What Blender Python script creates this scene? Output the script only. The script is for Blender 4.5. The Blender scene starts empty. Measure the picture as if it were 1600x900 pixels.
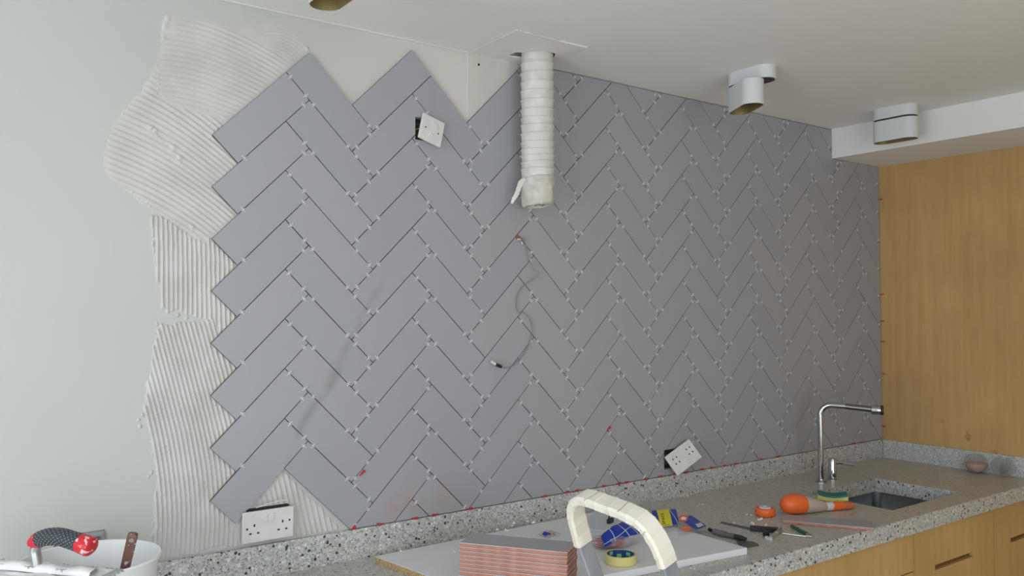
import bpy, math, random
import numpy as np
from mathutils import Vector, Matrix

PI = math.pi
S2 = 2 ** .5
scene = bpy.context.scene
COL = scene.collection
random.seed(7)

# ------------------------------------------------------------------ camera
F_PX, YAW, PITCH, ROLL = 1307.55, .6326, .0273, -.0029
CAM = np.array([-.8874, -2.3034, 1.6287])
cy_, sy_, cp_, sp_ = math.cos(YAW), math.sin(YAW), math.cos(PITCH), math.sin(PITCH)
_f = np.array([sy_ * cp_, cy_ * cp_, sp_]); _r = np.array([cy_, -sy_, 0.]); _u = np.cross(_r, _f)
_c, _s = math.cos(ROLL), math.sin(ROLL)
RR = np.array([_c * _r + _s * _u, -_s * _r + _c * _u, _f])
cam_d = bpy.data.cameras.new('camera'); cam = bpy.data.objects.new('camera', cam_d); COL.objects.link(cam)
cam_d.sensor_width = 36; cam_d.lens = F_PX / 1600 * 36; cam_d.clip_start = .05; cam_d.clip_end = 100
M = Matrix.Identity(4)
for i in range(3):
    M[i][0], M[i][1], M[i][2], M[i][3] = RR[0][i], RR[1][i], -RR[2][i], CAM[i]
cam.matrix_world = M
scene.camera = cam

def at(u, v, ax, val):
    """point where the line of sight through a photo pixel meets an axis plane (used to survey the room)"""
    d = RR.T @ np.array([(u - 800) / F_PX, -(v - 450) / F_PX, 1.])
    return CAM + (val - CAM[ax]) / d[ax] * d

def prj(P):
    V = (P - CAM) @ RR.T
    return 800 + F_PX * V[..., 0] / V[..., 2], 450 - F_PX * V[..., 1] / V[..., 2]

# ------------------------------------------------------------------ world, light, exposure
scene.view_settings.view_transform = 'Standard'; scene.view_settings.look = 'None'
scene.view_settings.gamma = 1; scene.view_settings.use_curve_mapping = False
scene.view_settings.exposure = 0.0
w = bpy.data.worlds.new('sky'); scene.world = w; w.use_nodes = True
bg = w.node_tree.nodes['Background']; bg.inputs[0].default_value = (.80, .90, 1, 1); bg.inputs[1].default_value = 1.0

def area(name, loc, rot, sx, sy, power, col):
    l = bpy.data.lights.new(name, 'AREA'); l.shape = 'RECTANGLE'; l.size = sx; l.size_y = sy
    l.energy = power; l.color = col
    o = bpy.data.objects.new(name, l); o.location = loc; o.rotation_euler = rot; COL.objects.link(o); return o
# daylight through the big window behind the camera and the smaller one on the left
area('daylight_back', (-.95, -4.28, 1.32), (PI / 2, 0, 0), 2.5, 1.9, 52, (.95, .98, 1))
area('daylight_left', (-2.68, -1.75, 1.38), (0, -PI / 2, 0), 1.6, 1.7, 46, (.90, .96, 1))

# ------------------------------------------------------------------ materials
def mat(name, col=(.5, .5, .5), rough=.5, metal=0, spec=.5, trans=0, ior=1.45, coat=0, alpha=1):
    m = bpy.data.materials.new(name); m.use_nodes = True
    b = m.node_tree.nodes['Principled BSDF']
    b.inputs['Base Color'].default_value = (*col, 1); b.inputs['Roughness'].default_value = rough
    b.inputs['Metallic'].default_value = metal; b.inputs['Specular IOR Level'].default_value = spec
    b.inputs['Transmission Weight'].default_value = trans; b.inputs['IOR'].default_value = ior
    b.inputs['Coat Weight'].default_value = coat; b.inputs['Alpha'].default_value = alpha
    return m

class N:
    def __init__(s, m): s.t = m.node_tree; s.b = s.t.nodes['Principled BSDF']
    def n(s, typ, **kw):
        x = s.t.nodes.new(typ)
        for k, v in kw.items():
            if k.startswith('i_'):
                k = k[2:]; k = int(k) if k.isdigit() else k.replace('_', ' ')
                if hasattr(v, 'is_output') or isinstance(v, bpy.types.NodeSocket): s.t.links.new(v, x.inputs[k])
                else: x.inputs[k].default_value = v
            else: setattr(x, k, v)
        return x
    def l(s, a, b): s.t.links.new(a, b)
    def obj(s, sc=(1, 1, 1), world=False):
        src = s.n('ShaderNodeNewGeometry').outputs['Position'] if world else s.n('ShaderNodeTexCoord').outputs['Object']
        mp = s.n('ShaderNodeMapping'); s.l(src, mp.inputs[0]); mp.inputs['Scale'].default_value = sc; return mp.outputs[0]
    def noise(s, vec, scale, detail=3, rough=.5):
        return s.n('ShaderNodeTexNoise', i_Vector=vec, i_Scale=scale, i_Detail=detail, i_Roughness=rough).outputs[0]
    def ramp(s, fac, stops, interp='LINEAR'):
        r = s.n('ShaderNodeValToRGB'); s.l(fac, r.inputs[0]); r.color_ramp.interpolation = interp
        e = r.color_ramp.elements
        while len(e) < len(stops): e.new(.5)
        for i, (p, c) in enumerate(stops):
            e[i].position = p; e[i].color = (*c, 1) if hasattr(c, '__len__') else (c, c, c, 1)
        return r.outputs[0]
    def mix(s, fac, a, b, mode='MIX'):
        x = s.n('ShaderNodeMix', data_type='RGBA', blend_type=mode)
        for i, v in ((0, fac), (6, a), (7, b)):
            if isinstance(v, bpy.types.NodeSocket): s.l(v, x.inputs[i])
            else: x.inputs[i].default_value = v if i == 0 else (*v, 1)
        return x.outputs[2]
    def math(s, op, a, b=0., clamp=False):
        x = s.n('ShaderNodeMath', operation=op, use_clamp=clamp)
        for i, v in ((0, a), (1, b)):
            if isinstance(v, bpy.types.NodeSocket): s.l(v, x.inputs[i])
            else: x.inputs[i].default_value = v
        return x.outputs[0]
    def col(s, c): s.l(c, s.b.inputs['Base Color'])
    def rough(s, c): s.l(c, s.b.inputs['Roughness'])
    def bump(s, h, strength=.3, dist=.002):
        b = s.n('ShaderNodeBump', i_Height=h, i_Strength=strength, i_Distance=dist); s.l(b.outputs[0], s.b.inputs['Normal'])

def noisy(name, c1, c2, scale, rough=.5, bump=0, bscale=None, sc=(1, 1, 1), **kw):
    m = mat(name, c1, rough, **kw); n = N(m); v = n.obj(sc)
    f = n.noise(v, scale, 4); n.col(n.ramp(f, [(.35, c1), (.68, c2)]))
    if bump: n.bump(n.noise(v, bscale or scale * 4, 3), bump)
    return m

MT = {}
MT['paint'] = noisy('painted_plaster', (.64, .65, .63), (.68, .69, .67), 1.3, .85, .12, 90)
MT['ceil'] = noisy('ceiling_paint', (.82, .815, .79), (.86, .855, .83), 1.1, .9, .10, 60)
# bare patched plaster above the tiles: slightly pink skim
m = mat('wall_plaster', (.7, .7, .67), .85); n = N(m); v = n.obj((1, 1, 1), True)
sx = n.n('ShaderNodeSeparateXYZ', i_0=v)
a = n.noise(v, 2.3, 5); wx = n.math('ADD', sx.outputs[0], n.math('MULTIPLY', n.math('SUBTRACT', a, .5), .45))
f1 = n.n('ShaderNodeMapRange', i_0=wx, i_1=-.12, i_2=.72).outputs[0]
base = n.ramp(n.noise(v, 1.2, 3), [(.3, (.505, .522, .50)), (.7, (.54, .555, .53))])
n.col(n.mix(f1, base, n.ramp(a, [(.35, (.63, .60, .545)), (.65, (.66, .63, .59))])))
n.bump(n.noise(v, 70, 3), .12)
MT['wall'] = m
MT['fill'] = noisy('filler_plaster', (.60, .58, .54), (.66, .645, .60), 9, .85, .25, 60)
MT['adh'] = noisy('tile_adhesive', (.53, .52, .498), (.60, .592, .572), 12, .62, .2, 130)
MT['adh_wet'] = noisy('wet_adhesive', (.74, .75, .76), (.86, .87, .88), 22, .3, .6, 60)
# glazed tile face with smears of dirt and clay dust
m = mat('tile_glaze', (.3, .3, .33), .38); n = N(m); v = n.obj((1, 1, 1), True)
sp = n.n('ShaderNodeSeparateXYZ', i_0=v); X, Z = sp.outputs[0], sp.outputs[2]
oi = n.n('ShaderNodeObjectInfo').outputs['Random']
base = n.ramp(oi, [(0, (.355, .36, .392)), (1, (.38, .382, .412))])
d1 = n.math('ADD', n.math('SUBTRACT', Z, 1.347), n.math('MULTIPLY', n.math('SUBTRACT', X, .10), -1.744))   # diagonal smear line
d1 = n.math('ADD', d1, n.math('MULTIPLY', n.math('SUBTRACT', n.noise(v, 5, 3), .5), .22))
sm = n.n('ShaderNodeMapRange', i_0=n.math('ABSOLUTE', d1), i_1=.0, i_2=.035, i_3=1., i_4=0.).outputs[0]
w1 = n.n('ShaderNodeMapRange', i_0=X, i_1=.0, i_2=.06).outputs[0]; w2 = n.n('ShaderNodeMapRange', i_0=X, i_1=.26, i_2=.33, i_3=1., i_4=0.).outputs[0]
sm = n.math('MULTIPLY', n.math('MULTIPLY', sm, n.math('MULTIPLY', w1, w2)), n.ramp(n.noise(v, 13, 4), [(.36, 0.), (.58, .8)]))
base = n.mix(sm, base, (.26, .265, .25))
dz = n.n('ShaderNodeMapRange', i_0=Z, i_1=.99, i_2=1.12, i_3=1., i_4=0.).outputs[0]
dx = n.math('MULTIPLY', n.n('ShaderNodeMapRange', i_0=X, i_1=.30, i_2=.36).outputs[0], n.n('ShaderNodeMapRange', i_0=X, i_1=.47, i_2=.62, i_3=1., i_4=.15).outputs[0])
cl = n.math('MULTIPLY', n.math('MULTIPLY', dz, dx), n.ramp(n.noise(v, 14, 4), [(.47, 0.), (.66, .7)]))
n.col(n.mix(cl, base, (.50, .27, .18)))
n.rough(n.ramp(n.noise(v, 8, 3), [(.3, .34), (.7, .46)]))
MT['glaze'] = m
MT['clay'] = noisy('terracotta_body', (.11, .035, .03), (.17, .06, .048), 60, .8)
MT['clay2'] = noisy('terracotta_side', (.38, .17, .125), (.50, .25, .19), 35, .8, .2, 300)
# terrazzo
def terrazzo(name, dust_refl):
    m = mat(name, (.4, .4, .4), .32 if dust_refl else .4); n = N(m); v = n.obj()
    vo = n.n('ShaderNodeTexVoronoi', i_Vector=v, i_Scale=105., i_Randomness=1.)
    c = n.n('ShaderNodeSeparateColor', i_0=vo.outputs['Color'])
    chips = n.ramp(c.outputs[0], [(0, (.05, .055, .055)), (.065, (.045, .05, .05)), (.07, (.36, .37, .35)), (.25, (.52, .53, .51)), (.5, (.44, .455, .44)), (.72, (.62, .63, .62)), (.9, (.76, .77, .76)), (.97, (.50, .44, .36))], 'CONSTANT')
    edge = n.ramp(vo.outputs['Distance'], [(.0, 0.), (.40, 0.), (.55, 1.)])
    vo2 = n.n('ShaderNodeTexVoronoi', i_Vector=v, i_Scale=330.)
    c2 = n.n('ShaderNodeSeparateColor', i_0=vo2.outputs['Color'])
    mx = n.ramp(c2.outputs[0], [(0, (.10, .105, .10)), (.08, (.46, .47, .455)), (.5, (.56, .57, .555)), (.8, (.70, .71, .70))], 'CONSTANT')
    c = n.mix(edge, chips, mx)
    if dust_refl:
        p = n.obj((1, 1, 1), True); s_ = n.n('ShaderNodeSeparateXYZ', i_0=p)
        g = n.n('ShaderNodeMapRange', i_0=s_.outputs[0], i_1=.5, i_2=1.6, i_3=.25, i_4=.72).outputs[0]  # settled dust with the wood's tan reflection painted in, stronger to the right
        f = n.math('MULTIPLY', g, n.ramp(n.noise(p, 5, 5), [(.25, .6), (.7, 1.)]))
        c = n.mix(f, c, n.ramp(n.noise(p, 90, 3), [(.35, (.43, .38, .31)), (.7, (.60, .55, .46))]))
    n.col(c)
    if dust_refl: n.rough(n.ramp(n.noise(v, 6, 4), [(.3, .26), (.7, .42)]))
    return m
MT['terr'] = terrazzo('terrazzo', False); MT['terr_top'] = terrazzo('terrazzo_dust_refl', True)
# veneer
def wood(name, c1, c2, c3, rough=.42, axis=2, stain=False):
    m = mat(name, c1, rough); n = N(m)
    sc = [9., 9., 9.]; sc[axis] = .7
    v = n.obj(tuple(sc), True); f = n.noise(v, 3.2, 6, .62)
    big = n.noise(n.obj((1, 1, 1), True), 2.0, 4, .6)
    c = n.ramp(f, [(.3, c1), (.5, c2), (.72, c3)])
    c = n.mix(n.ramp(big, [(.35, .55), (.62, 0.)]), c, tuple(x * .8 for x in c1))
    if stain:
        p = n.obj((1, 1, 1), True); s_ = n.n('ShaderNodeSeparateXYZ', i_0=p)
        for (yy, zz, r) in ((-.42, 1.045, .024), (-.428, 1.02, .014), (-.535, .985, .022), (-.30, 1.10, .012)):
            dd = n.math('SQRT', n.math('ADD', n.math('POWER', n.math('SUBTRACT', s_.outputs[1], yy), 2.), n.math('POWER', n.math('SUBTRACT', s_.outputs[2], zz), 2.)))
            k = n.n('ShaderNodeMapRange', i_0=n.math('ADD', dd, n.math('MULTIPLY', n.math('SUBTRACT', n.noise(p, 45, 3), .5), .09)), i_1=r * .25, i_2=r, i_3=.42, i_4=0.).outputs[0]
            c = n.mix(k, c, (.33, .10, .02))
    n.col(c); n.bump(f, .05, .001)
    return m
MT['wood'] = wood('birch_veneer', (.53, .325, .12), (.58, .37, .15), (.63, .415, .18), stain=True)
MT['wood_front'] = wood('birch_veneer_front', (.55, .35, .135), (.60, .40, .165), (.66, .45, .20))
MT['wood_dark'] = mat('slot_interior', (.20, .11, .035), .6)
MT['floor'] = wood('oak_floor', (.62, .58, .51), (.67, .63, .56), (.72, .68, .61), axis=0)
MT['white'] = mat('white_plastic', (.74, .75, .74), .35)
MT['socket'] = noisy('dusty_white_plastic', (.68, .68, .665), (.75, .75, .74), 25, .38)
MT['dark'] = mat('dark_hole', (.012, .012, .012), .7)
MT['lampwhite'] = mat('white_lacquer', (.66, .68, .69), .45)
MT['lampin'] = mat('brass_reflector', (.33, .26, .12), .45, .5)
MT['black'] = mat('black_plastic', (.02, .02, .021), .45)
MT['chrome'] = mat('chrome', (.52, .54, .55), .08, 1)
MT['chrome_d'] = mat('brushed_chrome', (.24, .25, .26), .3, 1)
MT['steel'] = mat('sink_steel', (.42, .45, .47), .33, 1)
MT['galv'] = noisy('galvanised_steel', (.40, .43, .43), (.56, .58, .58), 40, .42, metal=.8)
MT['alu'] = noisy('dirty_aluminium', (.27, .29, .32), (.38, .40, .43), 12, .5, sc=(1, 1, .2), metal=.3)
MT['tape'] = noisy('cream_masking_tape', (.76, .72, .62), (.84, .81, .73), 7, .6, .35, 30)
MT['hose'] = noisy('white_hose_wrap', (.60, .59, .54), (.74, .73, .69), 20, .6, .5, 60)
MT['hose_dirty'] = noisy('grubby_hose_tape', (.52, .50, .43), (.70, .69, .64), 28, .65, .5, 70)
MT['foil'] = noisy('crumpled_liner', (.30, .25, .17), (.62, .58, .48), 50, .55, .8, 90)
MT['red'] = mat('red_plastic', (.52, .035, .045), .4)
MT['spacer'] = mat('white_spacer_plastic', (.74, .75, .76), .4)
MT['board'] = noisy('white_laminate', (.73, .74, .76), (.79, .80, .82), 3, .4)
MT['chip'] = noisy('chipboard_core', (.28, .17, .075), (.60, .44, .24), 220, .85, .5, 300)
MT['bucket'] = noisy('white_bucket_plastic', (.84, .87, .89), (.88, .90, .92), 5, .35)
MT['blue'] = mat('blue_print', (.01, .04, .38), .4)
MT['bluedark'] = mat('navy_print', (.015, .03, .16), .35)
MT['bluetape'] = mat('blue_card_core', (.02, .06, .26), .5)
MT['yellow'] = mat('yellow_print', (.78, .70, .02), .45)
MT['orange'] = mat('orange_plastic', (.82, .15, .035), .38)
MT['orange_pale'] = mat('orange_rubber', (.55, .16, .08), .45)
MT['tapeyellow'] = mat('yellow_tape', (.68, .63, .24), .3)
MT['greenpaper'] = mat('green_sticker', (.25, .62, .25), .6)
MT['green'] = mat('dark_green_plastic', (.015, .11, .05), .4)
MT['grey'] = mat('grey_metal', (.15, .155, .15), .45, .5)
MT['greyrub'] = mat('grey_rubber', (.16, .155, .15), .6)
MT['bright'] = mat('bright_steel', (.65, .65, .62), .25, 1)
m = mat('rusty_brown_handle', (.1, .055, .045), .45); n = N(m); v = n.obj()
n.col(n.mix(n.ramp(n.noise(v, 75, 3), [(.62, 0.), (.66, .8)]), (.17, .085, .07), (.62, .58, .57))); MT['knifewood'] = m
MT['griprubber'] = mat('grey_grip_rubber', (.035, .045, .055), .55)
m = mat('splashed_red_rubber', (.6, .03, .04), .38); n = N(m); v = n.obj()
n.col(n.mix(n.ramp(n.noise(v, 85, 4), [(.60, 0.), (.64, .85)]), (.60, .022, .035), (.72, .66, .62))); MT['redgrip'] = m
MT['spongey'] = noisy('yellow_sponge', (.62, .60, .17), (.74, .72, .30), 90, .9, .6, 200)
MT['scour'] = noisy('teal_scourer', (.03, .15, .15), (.07, .24, .22), 120, .95, .6, 200)
MT['pink'] = noisy('pink_powder', (.50, .30, .20), (.60, .38, .27), 40, .9)
MT['glass'] = mat('clear_glass', (.96, .97, .97), .02, 0, .5, 1., 1.45)
MT['milky'] = mat('milky_plastic', (.62, .52, .47), .3, 0, .5, .25)
MT['collar'] = mat('white_collar', (.64, .64, .66), .35)
MT['wire'] = mat('grey_wire', (.24, .24, .235), .4)
MT['copper'] = mat('brown_wire', (.30, .11, .06), .5)
MT['yg'] = mat('earth_wire', (.40, .42, .03), .4)
MT['paper'] = mat('pale_print', (.62, .66, .70), .5)
MT['ink'] = mat('dark_red_ink', (.20, .08, .02), .6)
# thin clear film
m = bpy.data.materials.new('clear_film'); m.use_nodes = True; t = m.node_tree; t.nodes.clear()
o_ = t.nodes.new('ShaderNodeOutputMaterial'); mx = t.nodes.new('ShaderNodeMixShader'); tr = t.nodes.new('ShaderNodeBsdfTransparent')
pb = t.nodes.new('ShaderNodeBsdfPrincipled'); pb.inputs['Base Color'].default_value = (.72, .70, .72, 1); pb.inputs['Roughness'].default_value = .18
tr.inputs[0].default_value = (.95, .95, .96, 1); mx.inputs[0].default_value = .22
t.links.new(tr.outputs[0], mx.inputs[1]); t.links.new(pb.outputs[0], mx.inputs[2]); t.links.new(mx.outputs[0], o_.inputs[0])
MT['film'] = m
m = bpy.data.materials.new('clear_glass_shell'); m.use_nodes = True; t = m.node_tree; t.nodes.clear()
o_ = t.nodes.new('ShaderNodeOutputMaterial'); mx = t.nodes.new('ShaderNodeMixShader'); tr = t.nodes.new('ShaderNodeBsdfTransparent'); gl = t.nodes.new('ShaderNodeBsdfPrincipled'); fr_ = t.nodes.new('ShaderNodeLayerWeight'); mr = t.nodes.new('ShaderNodeMapRange')
gl.inputs['Base Color'].default_value = (.62, .62, .60, 1); gl.inputs['Roughness'].default_value = .06; tr.inputs[0].default_value = (.97, .97, .97, 1); mr.inputs[3].default_value = .07; mr.inputs[4].default_value = .5; mr.inputs[1].default_value = .3
t.links.new(fr_.outputs['Facing'], mr.inputs[0]); t.links.new(mr.outputs[0], mx.inputs[0]); t.links.new(tr.outputs[0], mx.inputs[1]); t.links.new(gl.outputs[0], mx.inputs[2]); t.links.new(mx.outputs[0], o_.inputs[0]); MT['glass'] = m

# ------------------------------------------------------------------ mesh helpers
def norm(v): v = np.asarray(v, float); return v / (np.linalg.norm(v) + 1e-12)

class MB:
    def __init__(s): s.v = []; s.f = []; s.m = []
    def add(s, V, Fc, mi=0):
        b = len(s.v); s.v += [tuple(map(float, p)) for p in V]
        s.f += [tuple(b + i for i in f) for f in Fc]; s.m += [mi] * len(Fc) if not hasattr(mi, '__len__') else list(mi); return s
    def box(s, x0, x1, y0, y1, z0, z1, mi=0, M=None):
        V = [(x, y, z) for z in (z0, z1) for y in (y0, y1) for x in (x0, x1)]
        if M is not None: V = [tuple(M @ Vector(p)) for p in V]
        return s.add(V, [(0, 2, 3, 1), (4, 5, 7, 6), (0, 1, 5, 4), (2, 6, 7, 3), (0, 4, 6, 2), (1, 3, 7, 5)], mi)
    def bbox(s, x0, x1, y0, y1, z0, z1, r=.003, mi=0, M=None):
        """box with chamfered edges"""
        V = []; idx = {}
        for sx in (0, 1):
            for sy in (0, 1):
                for sz in (0, 1):
                    for a in range(3):
                        p = [x1 if sx else x0, y1 if sy else y0, z1 if sz else z0]
                        sg = [(-1 if sx else 1), (-1 if sy else 1), (-1 if sz else 1)]
                        for b in range(3):
                            if b != a: p[b] += sg[b] * r
                        idx[(sx, sy, sz, a)] = len(V); V.append(tuple(M @ Vector(p)) if M is not None else tuple(p))
        Fc = []
        for a in range(3):
            b, c = [k for k in range(3) if k != a]
            for sa in (0, 1):
                q = []
                for (sb, sc_) in ((0, 0), (1, 0), (1, 1), (0, 1)):
                    k = [0, 0, 0]; k[a] = sa; k[b] = sb; k[c] = sc_; q.append(idx[(*k, a)])
                flip = (sa == 0) != (a == 1)
                Fc.append(tuple(q[::-1]) if flip else tuple(q))
            # edges along a
            for (sb, sc_) in ((0, 0), (1, 0), (1, 1), (0, 1)):
                k0 = [0, 0, 0]; k0[a] = 0; k0[b] = sb; k0[c] = sc_; k1 = list(k0); k1[a] = 1
                Fc.append((idx[(*k0, b)], idx[(*k1, b)], idx[(*k1, c)], idx[(*k0, c)]))
        for sx in (0, 1):
            for sy in (0, 1):
                for sz in (0, 1): Fc.append(tuple(idx[(sx, sy, sz, a)] for a in range(3)))
        return s.add(V, Fc, mi)
    def lathe(s, prof, n=32, c=(0, 0), mi=0, M=None, cap=(True, True), jit=0):
        V = []; Fc = []; k = len(prof)
        for (r, z) in prof:
            for i in range(n):
                a = 2 * PI * i / n; rr = r + (random.uniform(-jit, jit) if jit else 0)
                p = (c[0] + rr * math.cos(a), c[1] + rr * math.sin(a), z)
                V.append(tuple(M @ Vector(p)) if M is not None else p)
        for j in range(k - 1):
            for i in range(n):
                i2 = (i + 1) % n; Fc.append((j * n + i, j * n + i2, (j + 1) * n + i2, (j + 1) * n + i))
        if cap[0]: Fc.append(tuple(range(n - 1, -1, -1)))
        if cap[1]: Fc.append(tuple((k - 1) * n + i for i in range(n)))
        return s.add(V, Fc, mi)
    def prism(s, poly, z0, z1, mi=0, M=None):
        k = len(poly); V = [(x, y, z0) for x, y in poly] + [(x, y, z1) for x, y in poly]
        if M is not None: V = [tuple(M @ Vector(p)) for p in V]
        return s.add(V, [tuple(range(k - 1, -1, -1)), tuple(range(k, 2 * k))] + [(i, (i + 1) % k, k + (i + 1) % k, k + i) for i in range(k)], mi)
    def sweep(s, path, sect, up=(0, 0, 1), mi=0, closed=False, scale=None, caps=True):
        """sweep a closed section (a,b): a along side, b along up-ish"""
        P = [np.array(p, float) for p in path]; n = len(P); k = len(sect); V = []; Fc = []
        for i in range(n):
            t = norm(P[min(i + 1, n - 1)] - P[max(i - 1, 0)]) if not closed else norm(P[(i + 1) % n] - P[i - 1])
            sd = norm(np.cross(t, up)); u2 = np.cross(sd, t); sc = scale[i] if scale is not None else 1
            for a, b in sect: V.append(P[i] + sd * a * sc + u2 * b * sc)
        m_ = n if closed else n - 1
        for i in range(m_):
            for j in range(k):
                j2 = (j + 1) % k; i2 = (i + 1) % n; Fc.append((i * k + j, i * k + j2, i2 * k + j2, i2 * k + j))
        if caps and not closed: Fc += [tuple(range(k - 1, -1, -1)), tuple((n - 1) * k + j for j in range(k))]
        return s.add(V, Fc, mi)
    def tube(s, path, r, n=10, mi=0, up=None, scale=None):
        P = [np.array(p, float) for p in path]; d = norm(P[-1] - P[0]) if up is None else None
        if up is None: up = (0, 0, 1) if abs(d[2]) < .8 else (0, 1, 0)
        return s.sweep(P, [(r * math.cos(2 * PI * i / n), r * math.sin(2 * PI * i / n)) for i in range(n)], up, mi, scale=scale)
    def grid(s, fn, nu, nv, mi=0, thick=0):
        V = [fn(i / nu, j / nv) for i in range(nu + 1) for j in range(nv + 1)]
        Fc = [(i * (nv + 1) + j, (i + 1) * (nv + 1) + j, (i + 1) * (nv + 1) + j + 1, i * (nv + 1) + j + 1) for i in range(nu) for j in range(nv)]
        return s.add(V, Fc, mi)
    def build(s, name, mats, parent=None, smooth=False, label=None, loc=None, kind=None, rot=None, angle=40):
        me = bpy.data.meshes.new(name); me.from_pydata(s.v, [], s.f)
        for m_ in (mats if isinstance(mats, (list, tuple)) else [mats]): me.materials.append(m_)
        me.polygons.foreach_set('material_index', s.m)
        if smooth:
            me.polygons.foreach_set('use_smooth', [True] * len(me.polygons))
            if hasattr(me, 'set_sharp_from_angle'): me.set_sharp_from_angle(angle=math.radians(angle))
        me.update()
        return link(name, me, parent, label, loc, kind, rot)

def link(name, me, parent=None, label=None, loc=None, kind=None, rot=None):
    o = bpy.data.objects.new(name, me); COL.objects.link(o)
    if parent: o.parent = parent
    if loc is not None: o.location = tuple(map(float, loc))
    if rot is not None: o.rotation_euler = rot
    if label: o['label'] = label
    if kind: o['kind'] = kind
    return o

def tag(o, label, cat, group=None):
    o['label'] = label; o['category'] = cat
    if group: o['group'] = group
    return o

def thing(name, label, cat, loc=(0, 0, 0), rot=(0, 0, 0), group=None):
    o = bpy.data.objects.new(name, None); COL.objects.link(o); o.empty_display_size = .05
    o.location = tuple(map(float, loc)); o.rotation_euler = rot
    return tag(o, label, cat, group)

def stadium(hl, r, n=10):
    P = []
    for i in range(n + 1): a = -PI / 2 + PI * i / n; P.append((hl + r * math.cos(a), r * math.sin(a)))
    for i in range(n + 1): a = PI / 2 + PI * i / n; P.append((-hl + r * math.cos(a), r * math.sin(a)))
    return P

def smoothpath(P, k=6):
    P = [np.array(p, float) for p in P]; Q = [2 * P[0] - P[1]] + P + [2 * P[-1] - P[-2]]; out = []
    for i in range(1, len(Q) - 2):
        for j in range(k):
            t = j / k; a, b, c, d = Q[i - 1:i + 3]
            out.append(.5 * ((2 * b) + (-a + c) * t + (2 * a - 5 * b + 4 * c - d) * t * t + (-a + 3 * b - 3 * c + d) * t ** 3))
    return out + [P[-1]]

# ------------------------------------------------------------------ room dimensions (metres)
XR, XL, YF, CEIL, WY = 3.107, -2.6, -4.2, 2.492, .011
TOPZ, UPZ = .892, .98
BX, BZ = 2.70, 2.352          # dropped bulkhead
HOLES = [(.424, .496, 2.172, 2.243), (1.537, 1.672, 1.006, 1.082), (-.575, -.462, 1.0, 1.083)]   # box openings in the wall (x0,x1,z0,z1)

def wall_cells(xs, zs, holes, fn):
    for i in range(len(xs) - 1):
        for j in range(len(zs) - 1):
            cx, cz = (xs[i] + xs[i + 1]) / 2, (zs[j] + zs[j + 1]) / 2
            if any(h[0] < cx < h[1] and h[2] < cz < h[3] for h in holes): continue
            fn(xs[i], xs[i + 1], zs[j], zs[j + 1])
# back wall (the one being tiled)
mb = MB(); xs = sorted({XL, XR} | {h[0] for h in HOLES} | {h[1] for h in HOLES}); zs = sorted({0., CEIL} | {h[2] for h in HOLES} | {h[3] for h in HOLES})
wall_cells(xs, zs, HOLES, lambda a, b, c, d: mb.box(a, b, WY, WY + .12, c, d))
WALL = mb.build('wall_back', MT['wall'], kind='structure')
MB().box(XR, XR + .05, YF, WY + .12, 0, CEIL).build('wall_right', MT['wood'], kind='structure')
MB().box(XL, XR + .05, YF, WY + .12, -.05, 0).build('floor', MT['floor'], kind='structure')
# left wall with window opening
def holed(axis, p0, p1, a0, a1, w_, name):
    mb = MB(); h = [w_]
    xs = sorted({a0, a1, w_[0], w_[1]}); zs = sorted({0., CEIL, w_[2], w_[3]})
    def fn(a, b, c, d):
        if axis == 0: mb.box(p0, p1, a, b, c, d)
        else: mb.box(a, b, p0, p1, c, d)
    wall_cells(xs, zs, h, fn); return mb.build(name, MT['paint'], kind='structure')
holed(0, XL - .1, XL, YF, WY + .12, (-2.6, -.9, .5, 2.25), 'wall_left')
holed(1, YF - .1, YF, XL, XR + .05, (-2.25, .35, .35, 2.3), 'wall_front')
def window(name, axis, p, a0, a1, z0, z1, nm):
    mb = MB(); t = .045
    def bx(a, b, c, d):
        if axis == 0: mb.bbox(p - .05, p, a, b, c, d)
        else: mb.bbox(a, b, p - .05, p, c, d)
    bx(a0, a1, z0, z0 + t); bx(a0, a1, z1 - t, z1); bx(a0, a0 + t, z0, z1); bx(a1 - t, a1, z0, z1)
    for i in range(1, nm): x = a0 + (a1 - a0) * i / nm; bx(x - t / 2, x + t / 2, z0, z1)
    mb.build(name, MT['white'], kind='structure')
window('window_1', 1, YF - .03, -2.25, .35, .35, 2.3, 3); window('window_2', 0, XL - .03, -2.6, -.9, .5, 2.25, 2)

# ceiling: slab with a rough opening where the duct comes through
hx0, hx1, hy0, hy1 = .765, .905, -.165, -.02
mb = MB()
for (a, b, c, d) in ((XL, hx0, YF, WY + .12), (hx1, XR + .05, YF, WY + .12), (hx0, hx1, YF, hy0), (hx0, hx1, hy1, WY + .12)): mb.box(a, b, c, d, CEIL, CEIL + .05)
CE = mb.build('ceiling', MT['ceil'], kind='structure')
mb = MB(); mb.box(hx0 - .02, hx1 + .02, hy0 - .02, hy1 + .02, CEIL + .19, CEIL + .2)
for (a, b, c, d) in ((hx0 - .02, hx0, hy0, hy1), (hx1, hx1 + .02, hy0, hy1), (hx0, hx1, hy0 - .02, hy0), (hx0, hx1, hy1, hy1 + .02)): mb.box(a, b, c, d, CEIL + .05, CEIL + .2)
mb.build('void', MT['wood_dark'], CE, label='dark void above the hole in the ceiling')
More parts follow.
